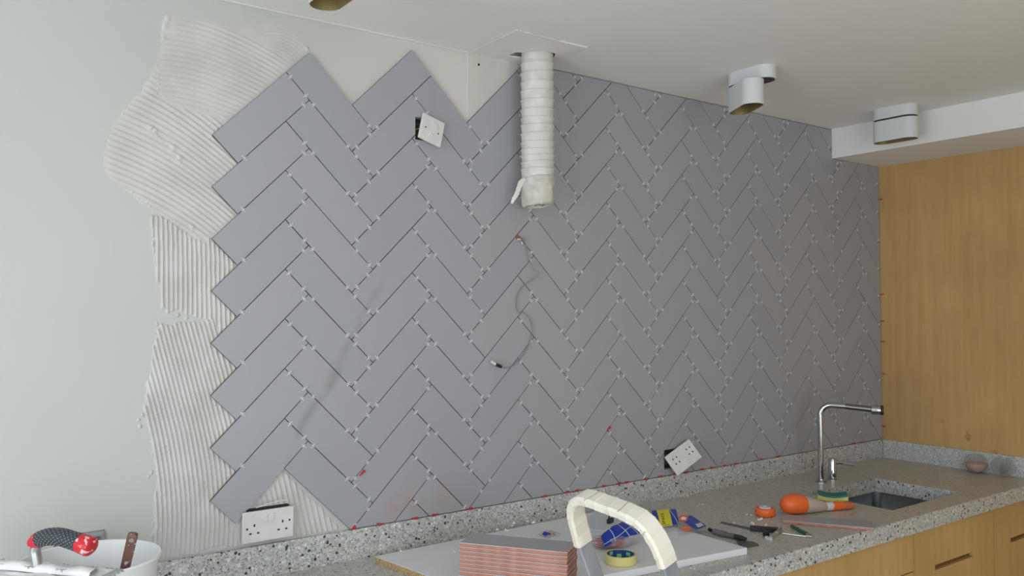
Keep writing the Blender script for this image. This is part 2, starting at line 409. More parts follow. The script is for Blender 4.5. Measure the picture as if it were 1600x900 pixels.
# plasterboard patch round the duct: plate with an irregular hole
DC = (.836, -.100)
outer = [(.915, -.262), (.915, -.10), (.925, WY - .001), (.80, WY - .001), (.632, WY - .001), (.630, -.258), (.77, -.262)]
mb = MB(); n_ = 40; inner = []; outp = []
for i in range(n_):
    a = 2 * PI * i / n_; r = .060 + .003 * math.sin(5 * a) + .002 * math.sin(11 * a)
    if 2.1 < a < 3.15: r += .042 * math.sin((a - 2.1) / 1.05 * PI) + random.uniform(-.003, .004)
    d = (math.cos(a), math.sin(a)); inner.append((DC[0] + r * d[0], min(DC[1] + r * d[1], WY - .012)))
    tx = ((.918 - DC[0]) / d[0] if d[0] > 0 else (.631 - DC[0]) / d[0]) if abs(d[0]) > 1e-6 else 9
    ty = ((WY - .001 - DC[1]) / d[1] if d[1] > 0 else (-.262 - DC[1]) / d[1]) if abs(d[1]) > 1e-6 else 9
    t_ = min(tx, ty); outp.append((DC[0] + t_ * d[0], DC[1] + t_ * d[1]))
for c_ in ((.918, WY - .001), (.631, WY - .001), (.631, -.262), (.918, -.262)):
    j = min(range(n_), key=lambda i: math.hypot(outp[i][0] - c_[0], outp[i][1] - c_[1])); outp[j] = c_
z0, z1 = CEIL - .005, CEIL - .0005; V = []
for i in range(n_): V += [(*inner[i], z0), (*outp[i], z0), (*outp[i], z1), (*inner[i], z1)]
Fc = []
for i in range(n_):
    a, b = i * 4, ((i + 1) % n_) * 4
    Fc += [(a, a + 1, b + 1, b), (a + 1, a + 2, b + 2, b + 1), (a + 3, a, b, b + 3)]
mb.add(V, Fc).build('plasterboard_patch', mat('primed_plasterboard', (.82, .80, .765), .9), CE, label='raised square patch of plasterboard round the duct')
mb = MB()
for (p, q) in (((.631, WY - .002), (.631, -.262)), ((.631, -.262), (.80, -.262))):
    pts = [(p[0] + (q[0] - p[0]) * t / 24 + random.uniform(-.0015, .0015), p[1] + (q[1] - p[1]) * t / 24 + random.uniform(-.0015, .0015), CEIL - .004) for t in range(25)]
    mb.tube(pts, .0024, 6, scale=[random.uniform(.5, 1.3) for _ in pts])
mb.build('filler_bead', MT['paint'], CE, True)
# thin skim patch on the wall below it
mb = MB(); mb.grid(lambda s, t: (.628 + s * (.80 - .628), WY - .0015 - .0008 * math.sin(9 * s) * t, 2.30 + .19 * t), 6, 6)
mb.build('skim_patch', MT['fill'], WALL, True)
mb = MB()
pts = [(.628 + random.uniform(-.001, .001), WY - .001, 2.29 + .2 * t / 20) for t in range(21)]; mb.tube(pts, .002, 6)
pts = [(-1.4 + t * (.64 + 1.4) / 40, WY - .002, CEIL - .003 + random.uniform(-.001, .001)) for t in range(41)]; mb.tube(pts, .0045, 6)
mb.build('filler_bead', MT['paint'], WALL, True)
MB().lathe([(.004, 0), (.004, .002)], 10, M=Matrix.Translation((.672, WY - .001, 2.455)) @ Matrix.Rotation(PI / 2, 4, 'X')).build('screw_hole', MT['dark'], WALL)
# bulkhead
MB().box(BX, XR, YF + .01, WY, BZ, CEIL).build('trim_1', MT['ceil'], kind='structure', label='white dropped bulkhead above the wooden wall')

# ------------------------------------------------------------------ herringbone tiles
TL, TW = .2919, .1; H_ = TL / S2; P_ = TW * S2; Z0 = 1.75; GAP = .0023; TT = .009
def clip(poly, a, b, c):      # keep a*x+b*z<=c
    out = []
    for i in range(len(poly)):
        p, q = poly[i], poly[(i + 1) % len(poly)]; dp, dq = a * p[0] + b * p[1] - c, a * q[0] + b * q[1] - c
        if dp <= 0: out.append(p)
        if (dp < 0 < dq) or (dq < 0 < dp): t = dp / (dp - dq); out.append((p[0] + t * (q[0] - p[0]), p[1] + t * (q[1] - p[1])))
    return out
def parea(p): return abs(sum(p[i][0] * p[(i + 1) % len(p)][1] - p[(i + 1) % len(p)][0] * p[i][1] for i in range(len(p)))) / 2 if len(p) > 2 else 0
def subtract(polys, r):
    out = []
    for p in polys:
        out.append(clip(p, 1, 0, r[0])); out.append(clip(p, -1, 0, -r[1]))
        m_ = clip(clip(p, 1, 0, r[1]), -1, 0, -r[0])
        if m_: out.append(clip(m_, 0, 1, r[2])); out.append(clip(m_, 0, -1, -r[3]))
    return [p for p in out if parea(p) > 2e-6]
tiles = []   # (cx, cz, angle)
for i in range(-1, 17):
    x = i * H_
    for k in range(-10, 10):
        if i % 2 == 0:
            if i == 0 and not -4 <= k <= 4: continue
            if i == 2 and k > 4: continue
            zl = Z0 + k * P_; c = (x + (TW + TL) / 2 / S2, zl + (TW - TL) / 2 / S2); ang = -PI / 4
        else:
            if i == -1 and not -3 <= k <= 4: continue
            if i in (1, 3) and k > 5: continue
            zl = Z0 + k * P_ - H_; c = (x + (TW + TL) / 2 / S2, zl + (TL - TW) / 2 / S2); ang = PI / 4
        tiles.append((c[0], c[1], ang))
BOUND = dict(z0=UPZ + .002, z1=CEIL - .003, x1=XR - .003)
def tile_mesh(polys):
    mb = MB(); b = .0006
    for p in polys:
        ar = sum(p[i][0] * p[(i + 1) % len(p)][1] - p[(i + 1) % len(p)][0] * p[i][1] for i in range(len(p)))
        if ar < 0: p = p[::-1]
        k = len(p); cx = sum(q[0] for q in p) / k; cz = sum(q[1] for q in p) / k
        inn = [(q[0] + (cx - q[0]) * b / max(.01, math.hypot(cx - q[0], cz - q[1])), q[1] + (cz - q[1]) * b / max(.01, math.hypot(cx - q[0], cz - q[1]))) for q in p]
        V = [(x, 0, z) for x, z in inn] + [(x, b, z) for x, z in p] + [(x, .0016, z) for x, z in p] + [(x, TT, z) for x, z in p]
        Fc = [tuple(range(k))]; mi = [0]
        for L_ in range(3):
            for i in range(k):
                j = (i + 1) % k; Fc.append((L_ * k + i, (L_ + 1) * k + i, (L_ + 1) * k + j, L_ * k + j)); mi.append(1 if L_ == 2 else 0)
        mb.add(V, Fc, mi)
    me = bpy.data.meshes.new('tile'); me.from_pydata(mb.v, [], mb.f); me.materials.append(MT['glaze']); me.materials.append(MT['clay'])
    me.polygons.foreach_set('material_index', mb.m); me.update(); return me
hl, hw = (TL - GAP) / 2, (TW - GAP) / 2
full = tile_mesh([[(-hl, -hw), (hl, -hw), (hl, hw), (-hl, hw)]])
TILEPOLY = []; rnd = random.Random(3)
for (cx, cz, a) in tiles:
    ca, sa = math.cos(a), math.sin(a)
    W = [(cx + ca * x - sa * z, cz + sa * x + ca * z) for x, z in ((-hl, -hw), (hl, -hw), (hl, hw), (-hl, hw))]
    p = clip(clip(clip(W, 0, -1, -BOUND['z0']), 0, 1, BOUND['z1']), 1, 0, BOUND['x1'])
    if parea(p) < 5e-5: continue
    polys = [p]
    polys = subtract(polys, (BX - .002, 9, BZ - .002, 9))
    cut = False
    for h in HOLES:
        q = subtract(polys, h)
        if abs(sum(map(parea, q)) - sum(map(parea, polys))) > 1e-7: polys = q
    if sum(map(parea, polys)) < 5e-5: continue
    whole = abs(sum(map(parea, polys)) - 4 * hl * hw) < 1e-6
    yo = rnd.uniform(-.0004, .0004)
    if whole:
        o = link('tile', full, WALL, loc=(cx, yo, cz), rot=(rnd.uniform(-.002, .002), -a + 0, rnd.uniform(-.002, .002)))
    else:
        me = tile_mesh([[(x - cx, z - cz) for x, z in q] for q in polys]); link('tile', me, WALL, loc=(cx, yo, cz))
    TILEPOLY.append(W)
# backing rebate: adhesive bed seen at the bottom of the joints
# ------------------------------------------------------------------ spacers
sp_me = MB(); s_, s2_, t_ = .0088, .0058, .00075
sp_me.prism([(-s2_, -t_), (-t_, -t_), (-t_, -s_), (t_, -s_), (t_, -t_), (s2_, -t_), (s2_, t_), (t_, t_), (t_, s_), (-t_, s_), (-t_, t_), (-s2_, t_)], 0, .0035, M=Matrix.Rotation(PI / 2, 4, 'X'))
me_sp = bpy.data.meshes.new('spacer'); me_sp.from_pydata(sp_me.v, [], sp_me.f); me_sp.materials.append(MT['spacer']); me_sp.update()
spts = []
for (cx, cz, a) in tiles:
    ca, sa = math.cos(a), math.sin(a)
    if a > 0: cand = [(-TL / 2 + q, TW / 2, 0) for q in (.02, .079, .121)] + [(-TL / 2, TW / 2 - q, 1) for q in (.02, .08)]
    else: cand = [(-TL / 2 + q, -TW / 2, 0) for q in (.02, .081, .12, TL - .018)] + [(-TL / 2, -TW / 2 + .078, 1)]
    for (s, t, turn) in cand:
        if rnd.random() < .10: continue
        e = rnd.uniform(-.004, .004)
        if turn: t += e
        else: s += e
        x = cx + ca * s - sa * t; z = cz + sa * s + ca * t
        if not (BOUND['z0'] + .008 < z < BOUND['z1'] - .006 and x < XR - .008): continue
        if x > BX - .01 and z > BZ - .01: continue
        if any(h[0] - .005 < x < h[1] + .005 and h[2] - .005 < z < h[3] + .005 for h in HOLES): continue
        ok = 0; dx_, dz_ = (ca, sa) if turn else (-sa, ca)      # a tile on either side of the joint
        for q in (1, -1):
            px, pz = x + dx_ * q * .012, z + dz_ * q * .012
            for W in TILEPOLY:
                if all((W[(i + 1) % 4][0] - W[i][0]) * (pz - W[i][1]) - (W[(i + 1) % 4][1] - W[i][1]) * (px - W[i][0]) > -1e-5 for i in range(4)): ok += 1; break
        if ok == 2: spts.append((x, z, a + (PI / 2 if turn else 0) + rnd.uniform(-.14, .14)))
spts.sort(key=lambda p: (p[0] - CAM[0]) ** 2 + (p[1] - CAM[2]) ** 2)
for (x, z, a) in spts[:300]: link('spacer', me_sp, WALL, loc=(x, .0012, z), rot=(rnd.uniform(-.2, .2), -a, rnd.uniform(-.2, .2)))
mb = MB()
for (x, z, a) in spts[300:]:
    M_ = Matrix.Translation((x, .0012, z)) @ Matrix.Rotation(-a, 4, 'Y'); mb.add([tuple(M_ @ Vector(v)) for v in sp_me.v], sp_me.f)
mb.build('spacers', MT['spacer'], WALL, kind='stuff')
# red wedges along the bottom and against the wooden wall
wd = MB(); wd.add([(-.011, .0, -.0006), (.011, .0, -.0035), (.011, .0, .0035), (-.011, .0, .0006), (-.011, -.007, -.0006), (.011, -.009, -.0035), (.011, -.009, .0035), (-.011, -.007, .0006)],
       [(0, 1, 2, 3), (7, 6, 5, 4), (0, 4, 5, 1), (1, 5, 6, 2), (2, 6, 7, 3), (3, 7, 4, 0)])
me_w = bpy.data.meshes.new('wedge'); me_w.from_pydata(wd.v, [], wd.f); me_w.materials.append(MT['red']); me_w.update()
for u in (594, 647, 680, 733, 850, 884, 899, 944, 965, 979, 1010, 1030, 1053, 1072, 1095, 1112, 1132, 1150, 1190, 1215, 1333, 1345):
    p = at(u, 829 - (u - 555) * .172, 1, 0.)
    link('wedge', me_w, WALL, loc=(p[0], .001, UPZ + .003), rot=(0, rnd.uniform(-.15, .15) + (PI if rnd.random() < .5 else 0), 0))
for (u, v) in ((551, 829), (565, 739), (950, 670)):
    p = at(u, v, 1, 0.); link('wedge', me_w, WALL, loc=(p[0], .002, max(p[2], UPZ + .004)), rot=(0, -.7, 0))
for v in (312, 460, 502, 534, 584, 666):
    p = at(1376, v, 1, -.004)
    link('wedge', me_w, WALL, loc=(XR - .0045, -.006, p[2]), rot=(0, rnd.uniform(-.1, .1), -1.35))

# ------------------------------------------------------------------ combed adhesive (ridged height field)
step = .0021
gx = np.arange(-.56, .215, step); gz = np.arange(.983, 2.475, step)
GX, GZ = np.meshgrid(gx, gz, indexing='ij')
U, V_ = prj(np.stack([GX, GX * 0 + WY, GZ], -1))
rng = np.random.RandomState(5)
def wob(a, b, sc, amp, k=6):
    o = 0
    for _ in range(k):
        th = rng.rand() * 6.28; fr = sc * (.5 + 1.3 * rng.rand()); o = o + np.sin(fr * (a * math.cos(th) + b * math.sin(th)) + rng.rand() * 6.28)
    return amp * o / k ** .5
def inpoly(a, b, poly):
    ins = np.zeros(a.shape, bool); k = len(poly)
    for i in range(k):
        (x1, y1), (x2, y2) = poly[i], poly[i - 1]
        if y1 == y2: continue
        c = ((y1 > b) != (y2 > b)) & (a < (x2 - x1) * (b - y1) / (y2 - y1) + x1); ins ^= c
    return ins
HT = np.full(GX.shape, -1.)
uu = U + wob(U, V_, .25, 1.6) + wob(U, V_, .9, .7); vv = V_ + wob(U, V_, .2, 1.8) + wob(U, V_, .8, .8)
def ridge(ph, h, sharp=4.6): return h * (0.5 + .5 * np.cos(2 * PI * ph)) ** sharp
low = 1 + .22 * wob(U, V_, .06, 1) + .1 * wob(U, V_, .35, 1)
P3 = [(234, 332), (250, 338), (290, 360), (372, 330), (372, 560), (330, 537), (318, 500), (300, 493), (262, 484), (250, 474), (249, 455), (241, 432), (238, 400)]
P4 = [(243, 503), (262, 505), (290, 503), (318, 500), (330, 500), (385, 560), (385, 868), (345, 850), (328, 856), (300, 868), (262, 874), (240, 878), (236, 850), (238, 805), (236, 785), (242, 770), (244, 750), (241, 728), (234, 712), (236, 693), (228, 668), (220, 650), (226, 620), (230, 590), (236, 560)]
P2 = [(245, 150), (262, 158), (300, 172), (345, 180), (385, 250), (385, 330), (318, 380), (300, 372), (250, 337), (200, 302), (168, 280), (160, 245), (170, 205), (192, 170), (206, 155), (222, 138), (235, 112), (244, 90), (250, 120)]
P1 = [(252, 24), (262, 20), (300, 28), (345, 36), (400, 58), (440, 84), (460, 104), (330, 215), (300, 180), (262, 165), (242, 156), (243, 120), (248, 75)]
P1b = [(398, 36), (430, 33), (455, 42), (474, 66), (485, 78), (452, 112), (440, 84), (400, 58), (340, 38)]
P5 = [(442, 734), (530, 822), (552, 834), (470, 846), (457, 850), (459, 786), (380, 794), (400, 765)]
P5b = [(352, 806), (440, 734), (459, 786), (458, 838), (470, 846), (380, 862), (366, 840)]
hv = np.where(V_ < 650, .26 * (V_ - 650), np.where(V_ < 820, .26 * (V_ - 650) - .26 * (V_ - 650) ** 2 / 340, .26 * 85 - .04 * (V_ - 820)))
layers = [
    (P3, ridge((U - .02 * V_ + wob(U, V_, .02, 1.5)) / 7.4, .0050), .0006),
    (P4, ridge((U - hv + wob(U, V_, .015, 1.5)) / 7.4, .0056), .0006),
    (P1b, ridge(np.hypot(U - 424, (V_ - 112) * 1.1) / 5.6, .0013), .0004),
    (P1, ridge((V_ - (U - 235) ** 2 / 600 + wob(U, V_, .02, 1.6)) / 8.0, .0017, 1.6), .0004),
    (P2, ridge((V_ - .36 * (U - 165) - .0013 * (U - 165) ** 2 + wob(U, V_, .02, 2)) / 9.8, .0027, 2.), .0007),
    (P5b, .0 * U + .0004, .0012),
    (P5, ridge((U - .22 * V_) / 8.4, .0036), .0006)]
for poly, hgt, base in layers:
    m_ = inpoly(uu, vv, poly)
    if poly in (P1, P2, P1b):          # strokes that thin out towards their rim
        k_ = 9; mm = m_.astype(float)
        for ax_ in (0, 1):
            cs = np.cumsum(np.pad(mm, [(k_ + 1, k_) if q == ax_ else (0, 0) for q in (0, 1)], mode='edge'), ax_)
            mm = (cs[2 * k_ + 1:] - cs[:-2 * k_ - 1]) / (2 * k_ + 1) if ax_ == 0 else (cs[:, 2 * k_ + 1:] - cs[:, :-2 * k_ - 1]) / (2 * k_ + 1)
        fd = np.clip((mm - .5) * 2.2, 0.12, 1); hgt = hgt * fd; base = base * fd + .0001
    HT = np.where(m_, base + np.abs(hgt * np.clip(low, .35, 1.5)), HT)
# lumps and overlap scars
for (lu, lv, r, h) in ((255, 478, 5, .006), (262, 487, 4, .005), (278, 492, 4, .005), (291, 497, 4, .004), (219, 667, 5, .005), (217, 655, 4, .004), (237, 738, 4, .005), (232, 745, 3, .004), (258, 40, 6, .004), (256, 60, 4, .003), (262, 30, 5, .003), (235, 200, 7, .004), (243, 205, 5, .004), (270, 232, 7, .004), (280, 248, 6, .004), (300, 355, 5, .004), (480, 76, 4, .004), (330, 860, 8, .003), (350, 857, 7, .003), (300, 866, 6, .002), (400, 748, 0.1, 0)):
    d = np.hypot(U - lu + wob(U, V_, .6, .8), (V_ - lv) * .8); b = np.clip(1 - d / r, 0, 1)
    HT = np.where(b > 0, np.maximum(HT, 0) + h * b, HT)
for (a, b_) in (((225, 190), (285, 262)), ((280, 175), (340, 200)), ((205, 300), (300, 378)), ((248, 95), (246, 150))):
    a, b_ = np.array(a), np.array(b_); d = b_ - a; L_ = np.hypot(*d); d = d / L_
    s_ = (U - a[0]) * d[0] + (V_ - a[1]) * d[1]; e_ = -(U - a[0]) * d[1] + (V_ - a[1]) * d[0] + wob(U, V_, .25, 2)
    k_ = (s_ > 0) & (s_ < L_) & (np.abs(e_) < 2.2) & (HT > 0); HT = np.where(k_, HT + .0022 * (1 - np.abs(e_) / 2.2) * (.5 + .5 * np.sin(s_ * .9)), HT)
HT = HT + np.where(HT > 0, wob(U, V_, 1.2, .00012), 0)
under = np.zeros(GX.shape, bool)
for W in TILEPOLY:
    if min(p[0] for p in W) > .25: continue
    ins = np.ones(GX.shape, bool)
    for i in range(4):
        ex, ez = W[(i + 1) % 4][0] - W[i][0], W[(i + 1) % 4][1] - W[i][1]; L_ = math.hypot(ex, ez)
        ins &= (ex * (GZ - W[i][1]) - ez * (GX - W[i][0])) / L_ > .006
    under |= ins
for h in HOLES[2:]: under |= (GX > h[0]) & (GX < h[1]) & (GZ > h[2]) & (GZ < h[3])
ok = (HT > 0) & ~under
HT = np.minimum(np.maximum(HT, -.0003), .0085)
nearT = np.zeros(GX.shape, bool)
for W in TILEPOLY:
    if min(p[0] for p in W) > .25: continue
    ins = np.ones(GX.shape, bool)
    for i in range(4):
        ex, ez = W[(i + 1) % 4][0] - W[i][0], W[(i + 1) % 4][1] - W[i][1]; L_ = math.hypot(ex, ez)
        ins &= (ex * (GZ - W[i][1]) - ez * (GX - W[i][0])) / L_ > -.0015
    nearT |= ins
HT = np.where(nearT, np.minimum(HT, .0008), HT)
nx, nz = GX.shape
cell = ok[:-1, :-1] & ok[1:, :-1] & ok[:-1, 1:] & ok[1:, 1:]
ring = np.zeros((nx, nz), bool); ci, cj = np.nonzero(cell)
for a in (0, 1):
    for b in (0, 1): ring[ci + a, cj + b] = True
idx = -np.ones((nx, nz), int); idx[ring] = np.arange(ring.sum())
verts = np.stack([GX[ring], (WY - HT)[ring], GZ[ring]], -1)
edgec = np.zeros((nx, nz), int)
for a in (0, 1):
    for b in (0, 1): np.add.at(edgec, (ci + a, cj + b), 1)
verts[(edgec[ring] < 4), 1] = WY + .0002
quads = np.stack([idx[ci, cj], idx[ci + 1, cj], idx[ci + 1, cj + 1], idx[ci, cj + 1]], -1)
me = bpy.data.meshes.new('combed_adhesive'); me.vertices.add(len(verts)); me.vertices.foreach_set('co', verts.ravel())
me.loops.add(quads.size); me.loops.foreach_set('vertex_index', quads.ravel().astype(np.int32))
me.polygons.add(len(quads)); me.polygons.foreach_set('loop_start', np.arange(0, quads.size, 4, dtype=np.int32))
me.update(calc_edges=True); me.validate(); me.polygons.foreach_set('use_smooth', [True] * len(me.polygons)); me.materials.append(MT['adh'])
link('combed_adhesive', me, WALL, 'pale adhesive combed into curved ridges left of the tiles')

# ------------------------------------------------------------------ worktop, upstands
SX0, SX1, SY0, SY1 = 2.068, 2.575, -.632, -.272; WF = -.735; WXL = -1.35; WB = .835
wt = thing('worktop', 'speckled grey terrazzo worktop running under the tiled wall', 'worktop', (.9, -.36, WB))
wt_o = np.array([.9, -.36, WB])
mb = MB(); r_ = .006
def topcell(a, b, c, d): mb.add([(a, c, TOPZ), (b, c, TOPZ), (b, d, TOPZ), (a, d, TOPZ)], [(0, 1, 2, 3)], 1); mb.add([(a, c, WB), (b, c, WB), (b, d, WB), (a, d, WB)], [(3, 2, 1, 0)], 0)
for (a, b, c, d) in ((WXL, SX0, WF + r_, -.006), (SX1, XR - .012, WF + r_, -.006), (SX0, SX1, WF + r_, SY0), (SX0, SX1, SY1, -.006)): topcell(a, b, c, d)
x0, x1 = WXL, XR - .012
arc = [(WF + r_ - r_ * math.sin(t * PI / 8), TOPZ - r_ + r_ * math.cos(t * PI / 8)) for t in range(5)] + [(WF, WB), (WF + r_, WB)]
for i in range(len(arc) - 1):
    (ya, za), (yb, zb) = arc[i], arc[i + 1]; mb.add([(x0, ya, za), (x0, yb, zb), (x1, yb, zb), (x1, ya, za)], [(0, 1, 2, 3)], 0)
mb.add([(SX0, SY0, TOPZ), (SX0, SY1, TOPZ), (SX0, SY1, WB), (SX0, SY0, WB), (SX1, SY0, TOPZ), (SX1, SY1, TOPZ), (SX1, SY1, WB), (SX1, SY0, WB)],
       [(0, 1, 2, 3), (7, 6, 5, 4), (1, 5, 6, 2), (4, 0, 3, 7)], 0)
mb.add([(x0, -.006, TOPZ), (x0, WF + r_, TOPZ), (x0, WF, TOPZ - r_), (x0, WF, WB), (x0, -.006, WB)], [(0, 1, 2, 3, 4)], 0)
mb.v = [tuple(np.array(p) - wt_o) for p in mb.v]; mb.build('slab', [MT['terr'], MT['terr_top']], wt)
mb = MB().bbox(WXL, XR - .012, -.006, WY - .0008, WB, UPZ, .0012); mb.v = [tuple(np.array(p) - wt_o) for p in mb.v]
mb.build('upstand', MT['terr'], wt, label='upstand under the tiles')
mb = MB().bbox(XR - .0118, XR - .0005, WF, -.0062, WB, UPZ, .0012); mb.v = [tuple(np.array(p) - wt_o) for p in mb.v]
mb.build('upstand', MT['terr'], wt, label='upstand against the wooden wall')
# sealant/adhesive smear along the upstand foot
# sink
sk = thing('sink', 'dark stainless steel sink set under the worktop', 'sink', ((SX0 + SX1) / 2, (SY0 + SY1) / 2, .66))
mb = MB(); hx, hy = (SX1 - SX0) / 2 + .012, (SY1 - SY0) / 2 + .012
def rr(hx, hy, r, z, n=5):
    P = []
    for (sx, sy, a0) in ((1, 1, 0), (-1, 1, PI / 2), (-1, -1, PI), (1, -1, 1.5 * PI)):
        for i in range(n + 1): a = a0 + PI / 2 * i / n; P.append((sx * (hx - r) + r * math.cos(a), sy * (hy - r) + r * math.sin(a), z))
    return P
Zb = WB - .66
rings = [rr(hx + .015, hy + .015, .03, Zb - .001), rr(hx, hy, .028, Zb - .001), rr(hx - .003, hy - .003, .03, Zb - .16), rr(hx - .012, hy - .012, .035, Zb - .172), rr(hx - .05, hy - .05, .03, Zb - .175), rr(.03, .03, .03, Zb - .18)]
k = len(rings[0]); V = sum(rings, []); Fc = []
for L_ in range(len(rings) - 1):
    for i in range(k): j = (i + 1) % k; Fc.append((L_ * k + i, L_ * k + j, (L_ + 1) * k + j, (L_ + 1) * k + i))
mb.add(V, Fc); mb.build('basin', MT['steel'], sk, True)
mb = MB().lathe([(.036, Zb - .179), (.036, Zb - .176), (.030, Zb - .177), (.0, Zb - .178)], 24); mb.build('drain', MT['chrome_d'], sk, True)

# ------------------------------------------------------------------ base cabinets
def cab(x0, x1, lab, slots, splitz=None, top=WB - .009):
    c = thing('base_cabinet', lab, 'cabinet', ((x0 + x1) / 2, -.36, 0), group=None); ox = (x0 + x1) / 2; hw_ = (x1 - x0) / 2
    MB().box(-hw_ + .001, hw_ - .001, -.33, .34, .1, .64).box(-hw_ + .001, hw_ - .001, -.33, -.30, .64, top - .001).build('carcass', MT['wood_dark'], c)
    MB().box(-hw_, hw_, -.28, .34, 0, .1).build('plinth', MT['wood_dark'], c)
    def front(z0, z1, sl, nm):
        mb = MB(); a, b = -hw_ + .0028, hw_ - .0028; y0, y1 = -.3525, -.334
        if sl:
            s0, s1, t0, t1 = sl[0] - ox, sl[1] - ox, sl[2], sl[3]
            for (p, q, r, s) in ((a, s0, z0, z1), (s1, b, z0, z1), (s0, s1, z0, t0), (s0, s1, t1, z1)): mb.box(p, q, y0, y1, r, s)
        else: mb.box(a, b, y0, y1, z0, z1)
        f = mb.build(nm, MT['wood_front'], c)
        if sl: MB().box(s0 - .003, s1 + .003, y1, y1 + .003, t0 - .003, t1 + .003).build('handle_slot', MT['wood_dark'], f, label='cut-out slot handle')
    if splitz: front(splitz + .002, top, slots, 'fascia'); front(.11, splitz - .002, None, 'door')
    else: front(.50, top, slots, 'drawer'); front(.11, .496, None, 'door')
cab(WXL, -.60, 'wooden base cabinet at the far left end, below the bucket', None, .691)
cab(-.60, .30, 'wooden base cabinet under the bare adhesive strip', None, .691)
cab(.30, 1.18, 'wooden base cabinet under the tile stack', None, .691)
cab(1.18, 2.064, 'plain wooden base cabinet with a horizontal split and no slot', None, .691)
cab(2.064, 2.677, 'wooden base cabinet below the sink with a whole slot handle', (2.211, 2.511, .667, .686))
cab(2.677, XR - .001, 'wooden base cabinet at the right end, slot handle cut by the frame', (2.824, 3.05, .667, .686))

# ------------------------------------------------------------------ tap
tp = thing('tap', 'tall chrome swan tap with horizontal spout behind the sink', 'tap', (2.312, -.176, TOPZ))
T0 = 2.312, -.176; R_ = .0125
dirv = norm(np.array([.50, -.86, 0])); zt = 1.222 - TOPZ
mb = MB().lathe([(.026, 0), (.026, .004), (.0165, .007), (.0165, .012)], 28); mb.build('base', MT['chrome'], tp, True)
path = [(0, 0, .008), (0, 0, .1), (0, 0, .2), (0, 0, zt - .045)]
for i in range(1, 9): a = PI / 2 * i / 8; d = .045 * (1 - math.cos(a)); path.append((dirv[0] * d, dirv[1] * d, zt - .045 + .045 * math.sin(a)))
pe = np.array([dirv[0] * .10, dirv[1] * .10, zt]); pe[2] -= .003; path.append(tuple(pe))
MB().tube(path, R_, 20, up=(1, 0, 0)).build('spout', MT['chrome'], tp, True, angle=60)
p1 = pe; p2 = dirv * .203 + np.array([0, 0, zt - .011])
MB().tube([p1, (p1 + p2) / 2, p2], R_ * .98, 20, up=(0, 0, 1)).build('pull_out_arm', MT['chrome_d'], tp, True, label='matt extension of the spout', angle=60)
hd = MB(); Mh = Matrix.Translation(Vector(p2 + np.array([0, 0, -.002]))) @ Matrix.Rotation(math.atan2(dirv[1], dirv[0]), 4, 'Z') @ Matrix.Rotation(PI / 2, 4, 'Y')
hd.lathe([(.014, -.002), (.0205, 0), (.0205, .032), (.020, .034)], 28, M=Mh); hd.build('spray_head', MT['chrome'], tp, True)
MB().lathe([(.020, .034), (.0205, .035), (.0205, .044), (.018, .046)], 28, M=Mh).build('nozzle_collar', MT['black'], tp, True, label='black nozzle ring')
tl = thing('tap_lever', 'short chrome mixer with side lever beside the tap foot', 'tap lever', (2.400, -.174, TOPZ))
MB().lathe([(.024, 0), (.024, .003), (.0175, .006), (.0175, .088), (.016, .091)], 28).build('body', MT['chrome'], tl, True)
MB().tube([(.012, -.008, .074), (.034, -.024, .072)], .0085, 14).build('lever_arm', MT['chrome'], tl, True)
MB().tube([(.034, -.024, .072), (.078, -.055, .064)], .0095, 14).build('lever_grip', mat('grey_lever', (.30, .33, .36), .3, .3), tl, True)

# ------------------------------------------------------------------ ceiling spotlights
def lamp(lab, cx, cy, bodyrot, px, py, tilt=0):
    t = thing('ceiling_light', lab, 'ceiling light', (cx, cy, CEIL), (0, 0, PI / 2), 'ceiling lights along the kitchen')
    st = stadium(.055, .040, 12); k = len(st)
    MB().prism(st, -.046, 0).build('canopy', MT['lampwhite'], t, True)
    MB().prism(stadium(.053, .037, 12), -.0475, -.046).build('canopy_underside', MT['black'], t, label='black underside of the canopy')
    c, s = math.cos(bodyrot), math.sin(bodyrot); pv = np.array([px, py])
    Mb = Matrix.Translation((px, py, 0)) @ Matrix.Rotation(bodyrot, 4, 'Z') @ Matrix.Translation((-px, -py, 0))
    mb = MB(); o, i = stadium(.055, .040, 12), stadium(.055, .037, 12); z0, z1 = -.142, -.053
    V = [(*p, z1) for p in o] + [(*p, z0) for p in o] + [(*p, z0) for p in i] + [(*p, z1 - .02) for p in i]
    V = [tuple(Mb @ Vector(p)) for p in V]
    Fc = [tuple(range(k))]; mi = [0]
    for L_ in range(3):
        for a in range(k): b = (a + 1) % k; Fc.append((L_ * k + a, (L_ + 1) * k + a, (L_ + 1) * k + b, L_ * k + b)); mi.append(1 if L_ == 2 else 0)
    Fc.append(tuple(3 * k + a for a in range(k - 1, -1, -1))); mi.append(1)
    b_ = mb.add(V, Fc, mi).build('lamp_body', [MT['lampwhite'], MT['lampin']], t, True)
    q = Mb @ Vector((.02, 0, 0))
    MB().lathe([(.028, -.105), (.033, -.085), (.033, -.08)], 20, c=(q.x, q.y)).build('bulb', MT['lampin'], b_, True, label='recessed bulb')
    MB().lathe([(.012, -.053), (.012, -.0475)], 14, c=(px, py)).build('swivel', MT['black'], t, True)
lamp('white oval ceiling spotlight swivelled away from its mount, nearest the duct', 1.583, -.400, -.50, .055, 0)
lamp('white oval ceiling spotlight aligned with its mount, beside the bulkhead', 2.541, -.404, 0, .055, 0)
lamp('white oval ceiling spotlight cut off by the top of the frame', -.085, -.525, .0, .055, 0)

